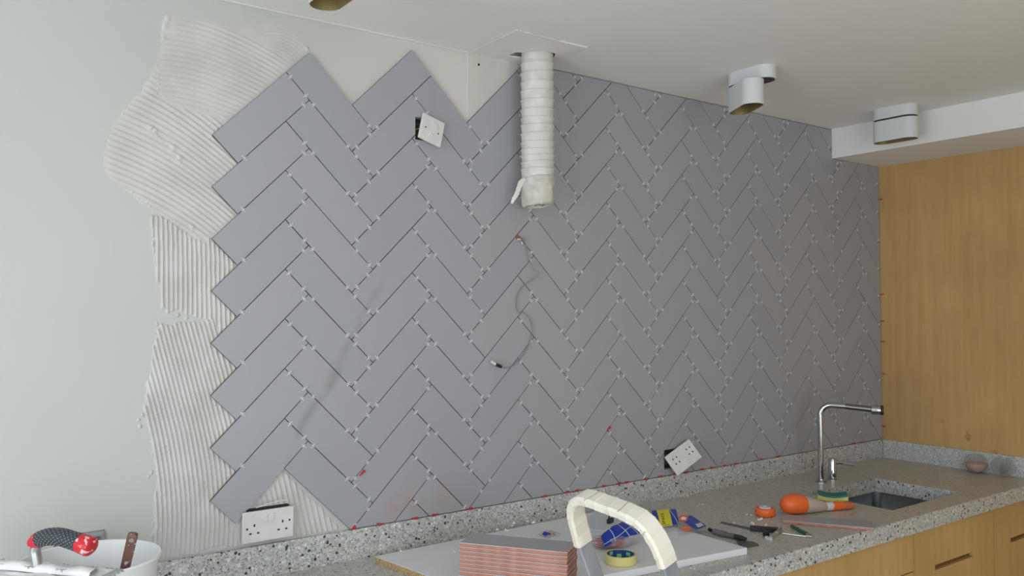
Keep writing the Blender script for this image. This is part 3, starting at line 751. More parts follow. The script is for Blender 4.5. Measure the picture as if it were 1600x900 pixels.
# ------------------------------------------------------------------ flexible duct
du = thing('ventilation_duct', 'white ribbed flexible ventilation hose hanging from the ceiling', 'duct', (DC[0], DC[1], 1.985))
def zdu(v): # height on the hose for a row of the photo
    lo, hi = 0, 3
    for _ in range(40):
        m_ = (lo + hi) / 2
        if prj(np.array([DC[0] - .02, DC[1] - .05, m_]))[1] > v: lo = m_
        else: hi = m_
    return lo - 1.985
rib = [zdu(v) for v in (94, 108.4, 122.7, 137, 151, 166, 179.6, 191, 204, 218, 229.5, 239, 249, 260, 275)]
prof = [(.053, CEIL + .06 - 1.985), (.054, rib[0] + .012)]
mb = MB(); n_ = 56; RD = .0545
zs_ = list(np.linspace(CEIL + .06 - 1.985, rib[0] + .004, 8)); rows = [(z, RD - .001) for z in zs_]
for a, b in zip(rib[:-1], rib[1:]):
    L_ = a - b
    for t, r in ((0, .0026), (.07, .0032), (.2, .0010), (.55, -.0004), (.85, -.0014), (.96, -.0034)): rows.append((a - L_ * t, RD + r))
rows.append((rib[-1], RD + .001))
V = []; Fc = []
tilt = [random.uniform(-.035, .035) for _ in rows]
for j, (z, r) in enumerate(rows):
    for i in range(n_):
        a = 2 * PI * i / n_; wv = .0006 * math.sin(9 * a + 90 * z) * math.sin(z * 130 + 3 * a) + random.uniform(-.00018, .00018)
        V.append(((r + wv) * math.cos(a), (r + wv) * math.sin(a), z + .0035 * math.sin(a + 1.0) + .0008 * math.sin(a * 2 + j * .3)))
for j in range(len(rows) - 1):
    for i in range(n_): i2 = (i + 1) % n_; Fc.append((j * n_ + i2, j * n_ + i, (j + 1) * n_ + i, (j + 1) * n_ + i2))
mb.add(V, Fc).build('hose', MT['hose'], du, True, angle=75)
zb = rib[-1]; mb = MB(); rows = [(zb + .004, RD - .001), (zb + .002, RD + .002), (zb - .006, RD + .0025), (zb - .010, RD + .001), (zb - .012, RD + .003), (zb - .026, RD + .0025), (zb - .030, RD), (zb - .034, RD + .0015), (zb - .048, RD), (.004, RD - .001), (-.006, RD - .004), (-.006, RD - .009), (.006, RD - .012)]
V = []; Fc = []
for j, (z, r) in enumerate(rows):
    for i in range(n_):
        a = 2 * PI * i / n_; wv = .0012 * math.sin(5 * a + j) + random.uniform(-.0009, .0009)
        V.append(((r + wv) * math.cos(a), (r + wv) * math.sin(a), z + .005 * math.sin(a + 2.4) + random.uniform(-.0008, .0008)))
for j in range(len(rows) - 1):
    for i in range(n_): i2 = (i + 1) % n_; Fc.append((j * n_ + i2, j * n_ + i, (j + 1) * n_ + i, (j + 1) * n_ + i2))
mb.add(V, Fc).build('end_tape', MT['hose_dirty'], du, True, label='grubby tape round the lower end', angle=75)
mb = MB(); mb.add(*(lambda: ([(r * math.cos(2 * PI * i / 28), r * math.sin(2 * PI * i / 28), .004 + random.uniform(-.008, .008) - (RD - r) * .0) for r in (.046, .036, .024, .012) for i in range(28)], [(j * 28 + i, (j + 1) * 28 + i, (j + 1) * 28 + (i + 1) % 28, j * 28 + (i + 1) % 28) for j in range(3) for i in range(28)] + [tuple(3 * 28 + i for i in range(28))]))())
mb.build('crumpled_liner', MT['foil'], du)
lv_, fv_ = np.array([-.807, .59, 0]), np.array([-.59, -.807, 0])
pts = [lv_ * a + fv_ * b + np.array([0, 0, zb + c]) for a, b, c in ((.040, .040, -.012), (.056, .028, -.020), (.064, .022, -.036), (.070, .022, -.054), (.080, .022, -.070), (.088, .02, -.086))]
mb = MB(); pp = smoothpath(pts, 4); mb.sweep(pp, [(-.009, 0), (0, .001), (.009, 0), (0, -.001)], up=(-.59, -.807, 0), scale=[1.15 - .75 * (i / len(pp)) ** 1.5 + random.uniform(-.15, .15) for i in range(len(pp))])
mb.build('torn_strip', MT['hose'], du, True, label='torn strip of tape dangling from the end')

# ------------------------------------------------------------------ back boxes in the wall openings
def backbox(lab, h, m_, wires):
    x0, x1, z0, z1 = h; e = .0008; c = ((x0 + x1) / 2, 0, z0)
    b = thing('back_box', lab, 'socket box', (c[0], WY, z0))
    hw_ = (x1 - x0) / 2 - e; H = z1 - z0 - e; D = .045; mb = MB(); t = .0012; f = .003
    mb.box(-hw_, hw_, D, D + t, e, H); mb.box(-hw_, -hw_ + t, f, D, e, H); mb.box(hw_ - t, hw_, f, D, e, H); mb.box(-hw_, hw_, f, D, e, e + t); mb.box(-hw_, hw_, f, D, H - t, H)
    mb.build('box', m_, b)
    for i, (pts, r, mm) in enumerate(wires): MB().tube(smoothpath(pts, 5), r, 7).build('wire', mm, b, True)
backbox('dark box opening with yellow-green wire behind the upper switch plate', HOLES[0], MT['greyrub'], [([(-.02, .04, .01), (-.028, .02, .03), (-.012, .0, .040), (.01, -.012, .035)], .0022, MT['yg']), ([(-.01, .04, .05), (-.022, .01, .055), (.01, -.010, .045)], .002, MT['grey'])])
backbox('dark box opening behind the tilted double socket near the worktop', HOLES[1], MT['greyrub'], [([(-.04, .04, .02), (-.045, .01, .03), (-.01, -.015, .042), (.01, -.02, .045)], .003, MT['wire']), ([(-.05, .03, .065), (-.04, .0, .05), (0, -.015, .045)], .002, MT['copper'])])
backbox('galvanised socket box sunk in the bare wall behind the tub', HOLES[2], MT['galv'], [([(.02, .04, .03), (.0, .02, .05), (-.03, .03, .06)], .002, MT['wire'])])
mb = MB(); x0, x1, z0, z1 = HOLES[2]
mb.box(x0 + .004, x1 - .001, WY - .003, WY + .006, z1 - .014, z1 - .002); mb.box(x1 - .009, x1 - .001, WY - .005, WY + .02, z0 + .002, z1 - .004)
mb.build('box_lug', MT['galv'], [o for o in COL.objects if o.name.startswith('back_box')][-1]); bx = COL.objects['box_lug']; bx.location = (-(x0 + x1) / 2, -WY, -z0)

# ------------------------------------------------------------------ socket plates
def plate(name, lab, w_, h_, loc, rot, holes, rockers, screws=(), d=.010):
    t = thing(name, lab, 'socket', loc, rot)
    MB().bbox(-w_ / 2, w_ / 2, 0, d, -h_ / 2, h_ / 2, .0022).build('plate', MT['socket'], t)
    MB().bbox(-w_ / 2 + .008, w_ / 2 - .008, d, d + .012, -h_ / 2 + .008, h_ / 2 - .008, .002).build('back_housing', MT['white'], t)
    for (x, z, a, b) in holes: MB().box(x - a / 2, x + a / 2, -.0004, .002, z - b / 2, z + b / 2).build('pin_hole', MT['dark'], t)
    for (x, z, a, b) in rockers: MB().bbox(x - a / 2, x + a / 2, -.0028, .001, z - b / 2, z + b / 2, .001).build('rocker_switch', MT['socket'], t)
    return t
def pins(cx, cz, up=1):
    return [(cx, cz + .011 * up, .0042, .0075), (cx - .011, cz - .011 * up, .0068, .0042), (cx + .011, cz - .011 * up, .0068, .0042)]
# double socket loosely mounted at lower left: its two outlets, switches in the upper middle
hol = pins(-.040, -.006) + [(-.060, -.003, .005, .005)] + pins(.040, -.006) + [(.060, .006, .005, .005)]
plate('double_socket', 'white double socket plate on bare plaster below the left tiles', .146, .086, (-.050, -.015, 1.036), (.05, 0, 0), hol, [(-.010, .022, .0125, .022), (.0085, .022, .0125, .022)], d=.009)
# upper right: tilted double socket hanging off the wall; face plane y<0 side
hol2 = [(sx * .040 + dx, .008 + dz, .005, .006) for sx in (-1, 1) for dx, dz in ((-.010, .009), (.010, .009), (-.010, -.012), (.010, -.012))]
plate('double_socket', 'white double socket plate hanging tilted beside the worktop upstand', .146, .086, (1.598, -.047, 1.056), tuple(np.radians([-27.7, -23.3, -1.3])), hol2, [(-.006, -.024, .010, .013), (.008, -.024, .010, .013)])
plate('switch_plate', 'square white switch plate hanging askew high on the tiles', .086, .086, (.472, -.024, 2.204), tuple(np.radians([-6.1, 16, 2.9])), [(-.026, -.002, .0045, .0045), (.024, -.003, .0045, .0045), (-.0005, -.022, .0045, .0045)], [(.006, .016, .020, .026), (-.001, -.020, .017, .012)])
mb = MB(); mb.tube(smoothpath([(-.035, .006, .052), (.02, .002, .062), (.055, .001, .064)], 5), .0018, 6)
mb.build('plaster_lip', MT['fill'], COL.objects['double_socket'])

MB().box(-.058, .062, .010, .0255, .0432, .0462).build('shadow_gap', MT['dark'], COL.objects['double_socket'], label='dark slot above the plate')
# ------------------------------------------------------------------ loose wire on the tiles
wr = thing('cable', 'thin grey wire dangling in curls over the middle tiles', 'cable', at(809, 372, 1, 0.))
o = np.array(wr.location)
pxs = [(809, 373, -.001), (817, 372, -.012), (822, 384, -.014), (826, 402, -.010), (834, 420, -.018), (843, 426, -.028), (836, 434, -.018), (816, 449, -.009), (808, 464, -.006), (807, 480, -.006), (811, 488, -.008), (820, 489, -.008), (829, 500, -.010), (832, 514, -.008), (829, 530, -.007), (822, 547, -.007), (812, 562, -.008), (800, 572, -.010), (791, 575, -.012), (781, 573, -.014)]
path = smoothpath([at(u, v, 1, y) - o for u, v, y in pxs], 5)
MB().tube(path, .0017, 8, up=(0, 1, .01)).build('wire', MT['wire'], wr, True)
a, b = at(783, 573, 1, -.014) - o, at(774, 569, 1, -.016) - o; c = at(768, 565, 1, -.017) - o
MB().tube([a, (a + b) / 2, b], .0055, 10, up=(0, 1, 0)).build('connector', MT['black'], wr, True, label='black connector end')
MB().tube([b, (b + c) / 2, c], .0052, 10, up=(0, 1, 0)).build('connector_tip', MT['white'], wr, True)
a = at(809, 373, 1, -.001) - o
MB().tube([a + np.array([-.006, .002, .003]), a + np.array([.004, -.012, .004]), a + np.array([.010, -.010, -.010])], .0028, 8).build('wire_core', MT['copper'], wr, True, label='brown wire core at the hole')
MB().tube([a + np.array([-.004, .001, -.002]), a + np.array([.006, -.010, -.002]), a + np.array([.012, -.010, -.018])], .002, 8).build('wire_core', MT['white'], wr, True)
MB().lathe([(.010, 0), (.009, .0008)], 12, M=Matrix.Rotation(PI / 2, 4, 'X'), jit=.0015).build('drilled_hole', MT['copper'], wr, loc=(-.001, -.0012, .002))

# ------------------------------------------------------------------ chipboard panel on the worktop
BT = .912
bd = thing('board', 'white laminated chipboard panel lying under the tile stack', 'board', (.72, -.36, TOPZ))
poly = [(.246, -.075), (.310, -.56), (1.188, -.668), (1.200, -.10), (1.19, -.052)]
poly = [(x - .72, y + .36) for x, y in poly]
mb = MB(); k = len(poly); h_ = BT - TOPZ
V = [(*p, .0006) for p in poly] + [(*p, h_ - .0008) for p in poly] + [(p[0] * .999, p[1] * .998, h_) for p in poly]
mb.add(V, [tuple(range(k - 1, -1, -1)), tuple(range(2 * k, 3 * k))] + [(i, (i + 1) % k, k + (i + 1) % k, k + i) for i in range(k)] + [(k + i, k + (i + 1) % k, 2 * k + (i + 1) % k, 2 * k + i) for i in range(k)][:k],
       [0, 0, 1, 0, 0, 0, 1] + [0] * k)
# corner order runs back-left, front-left, front-right, back: flip so normals face out
mb.f = [f[::-1] for f in mb.f] if False else mb.f
mb.build('panel', [MT['board'], MT['chip']], bd)
# loose tile-coloured sheet on the board behind the ladder hoop
p_ = [at(u, v, 2, BT + .004)[:2] for u, v in ((905, 826), (955, 829), (1000, 812), (930, 796))]
sh = MB().prism([(x - .95, y + .25) for x, y in [tuple(q) for q in p_]], 0, .003); tag(sh.build('sheet', MT['paper'], loc=(.95, -.25, BT + .0008)), 'thin pale grey sheet lying on the board behind the spacer bag', 'sheet')

# ------------------------------------------------------------------ stack of tiles
TH = .0105; a0 = at(718, 847, 2, 1.028); b0 = at(888, 863, 2, 1.028)
ex = norm((b0 - a0) * np.array([1, 1, 0])); ang = math.atan2(ex[1], ex[0]); ey = np.array([-ex[1], ex[0], 0]); L_ = .290
cen = a0 + ex * L_ / 2 + ey * .049 + (b0 - a0 - ex * L_) * .5 * 0
nt = 11; rndt = random.Random(11); ordn = ['topmost', 'second from the top', 'third from the top', 'fourth from the top', 'fifth from the top', 'sixth from the top', 'fifth from the bottom', 'fourth from the bottom', 'third from the bottom', 'second from the bottom', 'bottom']
def loose_tile(name_lab, cat, loc, rz, group=None):
    t = thing('wall_tile', name_lab, cat, loc, (0, 0, rz), group); l2, w2 = .145, .049
    MB().bbox(-l2, l2, -w2, w2, 0, .0082, .0006).build('clay_body', MT['clay2'], t, label='terracotta body')
    MB().bbox(-l2 + .0003, l2 - .0003, -w2 + .0003, w2 - .0003, .0082, .0098, .0005).build('glaze', MT['glaze'], t, label='grey glazed face')
    mbl = MB().box(-l2 - .0004, l2 + .0004, -w2 - .0004, w2 + .0004, .0086, .0096)
    mbl.build('glaze_rim', MT['paper'], t, label='pale unglazed rim line'); return t
for i in range(nt):
    z = BT + .0004 + (nt - 1 - i) * TH
    off = np.array([rndt.uniform(-.0018, .0018), rndt.uniform(-.001, .001)]) * (0 if i == 0 else 1)
    loose_tile('loose grey tile with terracotta edge, %s of the stack on the board' % ordn[i], 'tile', (cen[0] + off[0] * ex[0] - off[1] * ex[1], cen[1] + off[0] * ex[1] + off[1] * ex[0], z), ang + rndt.uniform(-.006, .006), 'tiles stacked on the board')
a0 = np.array([1.583, -.508, 0]); b0 = np.array([1.742, -.752, 0]); ex2 = norm(b0 - a0); ey2 = np.array([-ex2[1], ex2[0], 0])
c2 = (a0 + b0) / 2 + ey2 * .049
loose_tile('single grey tile lying flat near the worktop edge by the sink', 'tile', (c2[0], c2[1] + .0, TOPZ + .0006), math.atan2(ex2[1], ex2[0]))

# ------------------------------------------------------------------ stepladder with taped hoop
ld = thing('stepladder', 'aluminium stepladder whose hoop handle is wrapped in cream tape', 'ladder', (.6, -.97, 0))
LO = np.array([.6, -.97, 0.])
lean = math.radians(20); P0 = np.array([.36, -.82, 1.17]); Dn = np.array([math.sin(lean), 0, -math.cos(lean)]); Nn = np.array([math.cos(lean), 0, math.sin(lean)])
def onplane(u, v):
    d = RR.T @ np.array([(u - 800) / F_PX, -(v - 450) / F_PX, 1.]); return CAM + d * ((P0 - CAM) @ Nn) / (d @ Nn)
hp = [onplane(u, v) for u, v in ((921, 908), (911, 880), (902, 855), (895, 830), (890, 808), (892, 791), (903, 784), (920, 788), (940, 796), (960, 803), (980, 812), (997, 823), (1011, 840), (1022, 860), (1031, 882), (1038, 905))]
th, dp = .016, .040
sect = [(-th / 2, 0), (th / 2, 0), (th / 2, dp), (-th / 2, dp)]
def rsect(a, b, r=.003): return [(-a / 2 + r, 0), (a / 2 - r, 0), (a / 2, r), (a / 2, b - r), (a / 2 - r, b), (-a / 2 + r, b), (-a / 2, b - r), (-a / 2, r)]
sm_ = smoothpath(hp, 8)
def run(path, sec, up): return MB().sweep([p - LO for p in path], sec, up=up)
metal = smoothpath([hp[0] + Dn * .0, hp[1], hp[2], hp[3]], 4)
extL = [hp[0] + (Dn + np.array([0, .0, 0])) * t for t in (1.12, .6, .3)]; extR = [hp[-1] + Dn * t for t in (.3, .6, 1.085)]
run(extL + sm_ + extR, rsect(th, dp), Nn).build('rail', MT['alu'], ld, True, label='bare aluminium rail')
# tape wrap: thicker, crinkled
mbt = MB(); wrap = [p for p in sm_]
def pxof(p): return prj(p)
wrap = [p for i, p in enumerate(sm_) if not (pxof(p)[0] < 960 and pxof(p)[1] > 856) and not (pxof(p)[0] > 960 and pxof(p)[1] > 889)]
fine = smoothpath(wrap[::2] + [wrap[-1]], 8)
V = []; Fc = []; base_s = rsect(th + .006, dp + .007, .005); base_s = [(a, b - .003) for a, b in base_s]
ss = []
for i in range(len(base_s)):
    p, q = base_s[i], base_s[(i + 1) % len(base_s)]; seg = 3 if math.hypot(p[0] - q[0], p[1] - q[1]) > .012 else 1
    for j in range(seg): ss.append((p[0] + (q[0] - p[0]) * j / seg, p[1] + (q[1] - p[1]) * j / seg))
k = len(ss); rt = random.Random(4)
for i, p in enumerate(fine):
    t = norm(fine[min(i + 1, len(fine) - 1)] - fine[max(i - 1, 0)]); sd = norm(np.cross(t, Nn)); u2 = np.cross(sd, t)
    g = 1
    for j, (a, b) in enumerate(ss):
        e = .0007 * math.sin(i * .13 + j * .8) * math.sin(i * .05 + 1) + .0010 * max(0, math.sin(i * .21 + j * .35 + 2 * math.sin(i * .043))) ** 12 + rt.uniform(-.0001, .0001); cdir = norm([a, b - dp / 2, 0])
        V.append(p + sd * (a * g + cdir[0] * e) + u2 * (b + cdir[1] * e) - LO)
for i in range(len(fine) - 1):
    for j in range(k): j2 = (j + 1) % k; Fc.append((i * k + j, i * k + j2, (i + 1) * k + j2, (i + 1) * k + j))
Fc += [tuple(range(k - 1, -1, -1)), tuple((len(fine) - 1) * k + j for j in range(k))]
mbt.add(V, Fc).build('tape_wrap', MT['tape'], ld, True, label='cream tape wound round the hoop', angle=40)
# tape edge seams
seam = mat('tape_seam', (.42, .36, .27), .7)
for fr, sk_, a0_, a1_ in ((.37, 1.4, 0, 2), (.60, -.9, 1, 2), (.77, .2, 0, 1)):
    i = int(fr * (len(fine) - 1)); p = fine[i]; t = norm(fine[min(i + 1, len(fine) - 1)] - fine[i - 1]); sd = norm(np.cross(t, Nn)); u2 = np.cross(sd, t)
    cand = [sd * (-th / 2 - .0036), sd * (th / 2 + .0036)]; side = max(cand, key=lambda q: q[2]) if fr > .25 else min(cand, key=lambda q: q[1])
    corner = side - u2 * .0032; c0_ = -side - u2 * .0032; far = side + u2 * (dp + .003)
    ks = [c0_, corner, far]; pts = [p + ks[j] + t * (.006 * sk_ * j) - LO for j in range(a0_, a1_ + 1)]
    P_s = []
    for j in range(len(pts) - 1): P_s += [pts[j] * (1 - q) + pts[j + 1] * q + t * .0012 * math.sin(q * 6) for q in (0, .25, .5, .75)]
    MB().tube(P_s + [pts[-1]], .0007, 5, up=tuple(t)).build('tape_seam', seam, ld, True)
yl = hp[0][1]; yr = hp[-1][1]
bl = hp[0] - LO; br = hp[-1] - LO
for i, t in enumerate((.22, .48, .74, 1.0)):
    c1 = bl + Dn * t; c2_ = br + Dn * t; zz = min(c1[2], c2_[2]); xx = c1[0] + (c1[2] - zz) * math.tan(lean)
    MB().bbox(xx - .01, xx + .075, c2_[1] + .006, c1[1] - .006, zz - .02, zz, .003).build('tread', MT['alu'], ld)
for (yy) in (bl[1] - .012, br[1] + .012):
    a_ = bl + Dn * .12; MB().tube([(a_[0], yy, a_[2]), (-.45, yy, .0)], .011, 10, up=(0, 1, 0)).build('rear_leg', MT['alu'], ld, True)
a_ = bl + Dn * .12
for t in (.12, .9): p = np.array([a_[0], 0, a_[2]]) * (1 - t) + np.array([-.45, 0, 0]) * t; MB().tube([(p[0], bl[1] - .012, p[2]), (p[0], br[1] + .012, p[2])], .009, 8).build('cross_bar', MT['alu'], ld, True)

# ------------------------------------------------------------------ bucket / adhesive tub
BC = (-.539, -.249); BR = 1.088; bk = thing('bucket', 'white plastic tub of tile adhesive with a blue stripe', 'bucket', (BC[0], BC[1], TOPZ))
h_ = BR - TOPZ
MB().lathe([(.118, 0), (.122, .002), (.1405, h_ - .012), (.1455, h_ - .010), (.1470, h_ - .004), (.1450, h_), (.1415, h_ - .001), (.1395, h_ - .008), (.119, .004)], 72, cap=(True, True)).build('tub', MT['bucket'], bk, True)
rb = lambda z: .122 + (.1405 - .122) * z / (h_ - .012)
MB().lathe([(rb(.118) + .0003, .118), (rb(.118) + .0008, .119), (rb(.124) + .0008, .124), (rb(.125) + .0003, .125)], 72, cap=(False, False)).build('blue_stripe', MT['blue'], bk, True)
MB().lathe([(rb(.108) + .0003, .108), (rb(.109) + .0007, .109), (rb(.111) + .0007, .111), (rb(.112) + .0003, .112)], 72, cap=(False, False)).build('gold_stripe', mat('gold_print', (.55, .36, .10), .4), bk, True)
mb = MB(); V = []; n_ = 48; rr_ = (.132, .115, .09, .06, .03)
for r in rr_:
    for i in range(n_): a = 2 * PI * i / n_; V.append((r * math.cos(a), r * math.sin(a), .105 + .012 * math.sin(3 * a + r * 40) + random.uniform(-.004, .004)))
Fc = [(j * n_ + i, j * n_ + (i + 1) % n_, (j + 1) * n_ + (i + 1) % n_, (j + 1) * n_ + i) for j in range(len(rr_) - 1) for i in range(n_)] + [tuple((len(rr_) - 1) * n_ + i for i in range(n_))]
mb.add(V, Fc).build('adhesive', MT['adh_wet'], bk, True, label='wet white adhesive inside', angle=180)

# ------------------------------------------------------------------ notched trowel resting on the tub
tz = BR + .0012
tr = thing('notched_trowel', 'notched trowel clogged with adhesive, black and red grip, across the tub', 'trowel', (-.742, -.195, tz), (math.radians(1.5), 0, math.atan2(-.768, .64)))
TLn = .315
mb = MB(); y0, y1 = -.060, .050; mb.box(0, TLn, y0, y1, 0, .0012)
for i in range(26): x = .004 + i * .012; mb.box(x, x + .006, y1, y1 + .006, 0, .0012)
for i in range(9): y = y0 + .004 + i * .012; mb.box(TLn, TLn + .006, y, y + .006, 0, .0012)
mb.build('blade', MT['galv'], tr)
def coat(s, t):
    x = .002 + s * (TLn - .02); y = y0 + .002 + t * (y1 - y0 - .004)
    e = min(s, 1 - s, t, 1 - t) * 12; e = min(1, e)
    return (x, y, .0014 + e * (.004 + .0035 * math.sin(x * 61 + 3 * math.sin(y * 90)) * math.sin(y * 140 + x * 20) + random.uniform(-.001, .001)) * (1.2 if t > .75 else .8))
mb = MB().grid(coat, 90, 30); mb.build('adhesive_coat', MT['adh_wet'], tr, True, label='lumpy wet adhesive smeared over the blade', angle=180)
mb = MB(); mb.bbox(.02, .285, -.014, .014, .004, .015, .004); mb.build('spine', MT['galv'], tr)
def coat2(s, t): x = .015 + s * .272; a = PI * t; return (x, .0165 * math.cos(a), .006 + .0125 * math.sin(a) * (1 + .18 * math.sin(x * 80) + random.uniform(-.08, .08)))
MB().grid(coat2, 60, 8).build('adhesive_ridge', MT['adh_wet'], tr, True, label='adhesive caked along the spine', angle=180)
sh_ = smoothpath([(.148, 0, .012), (.146, 0, .030), (.143, 0, .046), (.150, 0, .058), (.165, 0, .064)], 4)
MB().sweep(sh_, [(.011 * math.cos(a) * .8, .011 * math.sin(a)) for a in np.linspace(0, 2 * PI, 13)[:-1]], up=(0, 1, 0), scale=[1.1 - .25 * abs(i / len(sh_) - .5) for i in range(len(sh_))]).build('shank', MT['galv'], tr, True)
hpth = smoothpath([(.140, 0, .061), (.152, 0, .068), (.175, 0, .0755), (.205, 0, .0775), (.235, 0, .072), (.262, 0, .066), (.276, 0, .062)], 6)
nh = len(hpth); rad = [.0135, .0165, .0178, .018, .0182, .0192, .0195]
def hr(i):
    t = i / (nh - 1) * 6; a = int(min(t, 5)); return rad[a] + (rad[a + 1] - rad[a]) * (t - a)
ci_ = [(math.cos(a), 1.08 * math.sin(a)) for a in np.linspace(0, 2 * PI, 21)[:-1]]
def seg(i0, i1, nm, mm, extra=0, lab=None, dome=None):
    P = [np.array(hpth[i]) for i in range(i0, i1 + 1)]; R = [hr(i) + extra for i in range(i0, i1 + 1)]
    if dome == 'end':
        t = norm(P[-1] - P[-2])
        for a in (.3, .6, .9, 1.2, 1.5): P.append(np.array(hpth[i1]) + t * .010 * math.sin(a)); R.append((hr(i1) + extra) * max(.06, math.cos(a)))
    if dome == 'start':
        t = norm(P[0] - P[1])
        for a in (.3, .6, .9, 1.2, 1.5): P.insert(0, np.array(hpth[i0]) + t * .009 * math.sin(a)); R.insert(0, (hr(i0) + extra) * max(.06, math.cos(a)))
    MB().sweep(P, ci_, up=(0, 1, 0), scale=R).build(nm, mm, tr, True, label=lab)
seg(0, 7, 'grip_front', MT['redgrip'], .0004, 'red front cap of the grip', 'start'); seg(7, nh - 9, 'grip', MT['griprubber'], 0, 'dark dotted rubber grip'); seg(nh - 9, nh - 1, 'grip_end', MT['redgrip'], .0004, 'red splashed end cap of the grip', 'end')
mb = MB()
for i in range(8, nh - 9):
    p = np.array(hpth[i]); t = norm(np.array(hpth[i + 1]) - np.array(hpth[i - 1])); sd = norm(np.cross(t, (0, 1, 0))); u2 = np.cross(sd, t)
    for j in range(14):
        a = 2 * PI * (j + .5 * (i % 2)) / 14; dd = sd * math.cos(a) + u2 * 1.08 * math.sin(a); c = p + dd * (hr(i) + .0002)
        q = .0009; e1, e2 = t * q, np.cross(norm(dd), t) * q; mb.add([c + e1, c + e2, c - e1, c - e2, c + norm(dd) * .0006], [(0, 1, 4), (1, 2, 4), (2, 3, 4), (3, 0, 4)])
mb.build('grip_dots', MT['collar'], tr, kind='stuff')

# knife handle standing in the tub
ktop = at(207, 838, 1, -.375); kb = np.array([-.495, -.285, .965])
kn = thing('filling_knife', 'scraper with worn brown wooden handle standing in the tub', 'knife', kb)
ax = norm(ktop - kb); Lk = np.linalg.norm(ktop - kb)
sd = norm(np.cross(ax, norm(ktop - CAM))); fr = np.cross(sd, ax)
mb = MB(); sec = [(-.010, -.006), (-.008, -.008), (.008, -.008), (.010, -.006), (.010, .006), (.008, .008), (-.008, .008), (-.010, .006)]
P = [ax * t for t in np.linspace(.03, Lk, 12)] + [ax * (Lk + .0095 * math.sin(a)) for a in (.3, .6, .9, 1.2, 1.5)]
mb.sweep(P, sec, up=tuple(fr), scale=[.9 + .15 * i / 11 for i in range(12)] + [1.05 * max(.15, math.cos(a)) for a in (.3, .6, .9, 1.2, 1.5)]); mb.build('handle', MT['knifewood'], kn, True, angle=30)
rv = ax * (Lk - .006) - norm(ktop - CAM) * .0082
for s_ in (1, -1):
    q = ax * (Lk - .004) + norm(fr) * .0088 * s_; Mr = Vector(fr * s_).to_track_quat('Z', 'Y').to_matrix().to_4x4(); Mr.translation = Vector(q)
    MB().lathe([(.0055, -.001), (.0055, .0006), (.0035, .001)], 14, M=Mr).build('rivet', MT['bright'], kn, True)
MB().sweep([ax * t for t in (-.06, -.02, .032)], [(-.02, 0), (0, .0006), (.02, 0), (0, -.0006)], up=tuple(fr)).build('blade', MT['galv'], kn)

# ------------------------------------------------------------------ small things on the worktop
# tape roll
tc = at(969, 878, 2, BT); tc = np.array([.780, -.548, BT + .0006])
tpx = thing('tape_roll', 'roll of yellow tape with dark blue core on the white board', 'tape', tc)
def ring(mb, ro, ri, z0, z1, n=48, mi=0, b=.0008): return mb.lathe([(ri, z0), (ro - b, z0), (ro, z0 + b), (ro, z1 - b), (ro - b, z1), (ri, z1), (ri, z0)], n, cap=(False, False), mi=mi)
ring(MB(), .0455, .0395, 0, .025).build('tape', MT['tapeyellow'], tpx, True, angle=30)
ring(MB(), .0394, .0375, .0005, .0245).build('core', MT['bluetape'], tpx, True, label='dark blue cardboard core', angle=30)
for a0_, zz in ((1.45, .012), (.0, .010), (.75, .003)):
    MB().add([(.0373 * math.cos(a0_ + d), .0373 * math.sin(a0_ + d), z) for z in (zz, zz + .010) for d in (0, .12, .24, .36)], [(0, 1, 5, 4), (1, 2, 6, 5), (2, 3, 7, 6)]).build('sticker', MT['greenpaper'], tpx, label='pale green sticker inside the core')
# spacer bag
bc = at(952, 845, 2, BT + .02); bg_ = thing('spacer_bag', 'clear bag of red tile spacers with blue gridded label', 'bag', (bc[0], bc[1], BT + .001)); bo = np.array([bc[0], bc[1], BT + .001])
rb_ = random.Random(9)
def q3(u, v, z): return at(u, v, 2, z) - bo
A, B, Cc, D = q3(938, 838, .952), q3(972, 816, .962), q3(1002, 833, .943), q3(945, 855, .928)
def lab_s(s, t, off=0):
    p = (A * (1 - s) + B * s) * (1 - t) + (D * (1 - s) + Cc * s) * t; b = .014 * math.sin(PI * s) * (1 - .3 * t) + .006 * math.sin(PI * t)
    return p + np.array([-.15, -.35, .9]) * (b * .6 + off + .0012 * math.sin(14 * s + 5 * t))
MB().grid(lambda s, t: lab_s(s, t), 18, 10).build('label', MT['blue'], bg_, True, label='bright blue label', angle=180)
mb = MB()
for s0 in (.34, .72, .98): mb.grid(lambda s, t, s0=s0: lab_s(s0 - .02 * 1 + .022 * s - .10 * t + .05, t, .0008), 1, 8)
mb.grid(lambda s, t: lab_s(.0 + s * 1., .78 + .035 * t - .50 * max(0, s - .35) , .0008), 14, 1)
mb.build('label_grid', MT['paper'], bg_, True, angle=180)
def blob(s, t, k=1.0):
    a = 2 * PI * s; r = math.sin(PI * t) ** .7 * k; 
    return np.array([.066 * r * math.cos(a) + .004, .038 * r * math.sin(a), .017 + .017 * k * math.cos(PI * t)]) + np.array([1, 1, 1]) * .0018 * math.sin(9 * a + 7 * t * PI) * r
ca_, sa_ = math.cos(-.55), math.sin(-.55)
def blobr(s, t, k=1.): p = blob(s, t, k); return np.array([ca_ * p[0] - sa_ * p[1], sa_ * p[0] + ca_ * p[1], max(p[2], .0008)])
MB().grid(lambda s, t: blobr(s, t), 40, 20).build('film', MT['film'], bg_, True, label='crinkled clear film', angle=25)
mb = MB()
for _ in range(420):
    s, t, k = rb_.random(), rb_.uniform(.12, .92), rb_.uniform(.2, .9); p = blobr(s, t, k)
    if p[0] > .04: continue
    M_ = Matrix.Translation(Vector(p) * .92 + Vector((0, 0, .002))) @ Matrix.Rotation(rb_.uniform(0, 6), 4, 'Z') @ Matrix.Rotation(rb_.uniform(0, 6), 4, 'X'); mb.box(-.005, .005, -.0009, .0009, -.0016, .0016, M=M_)
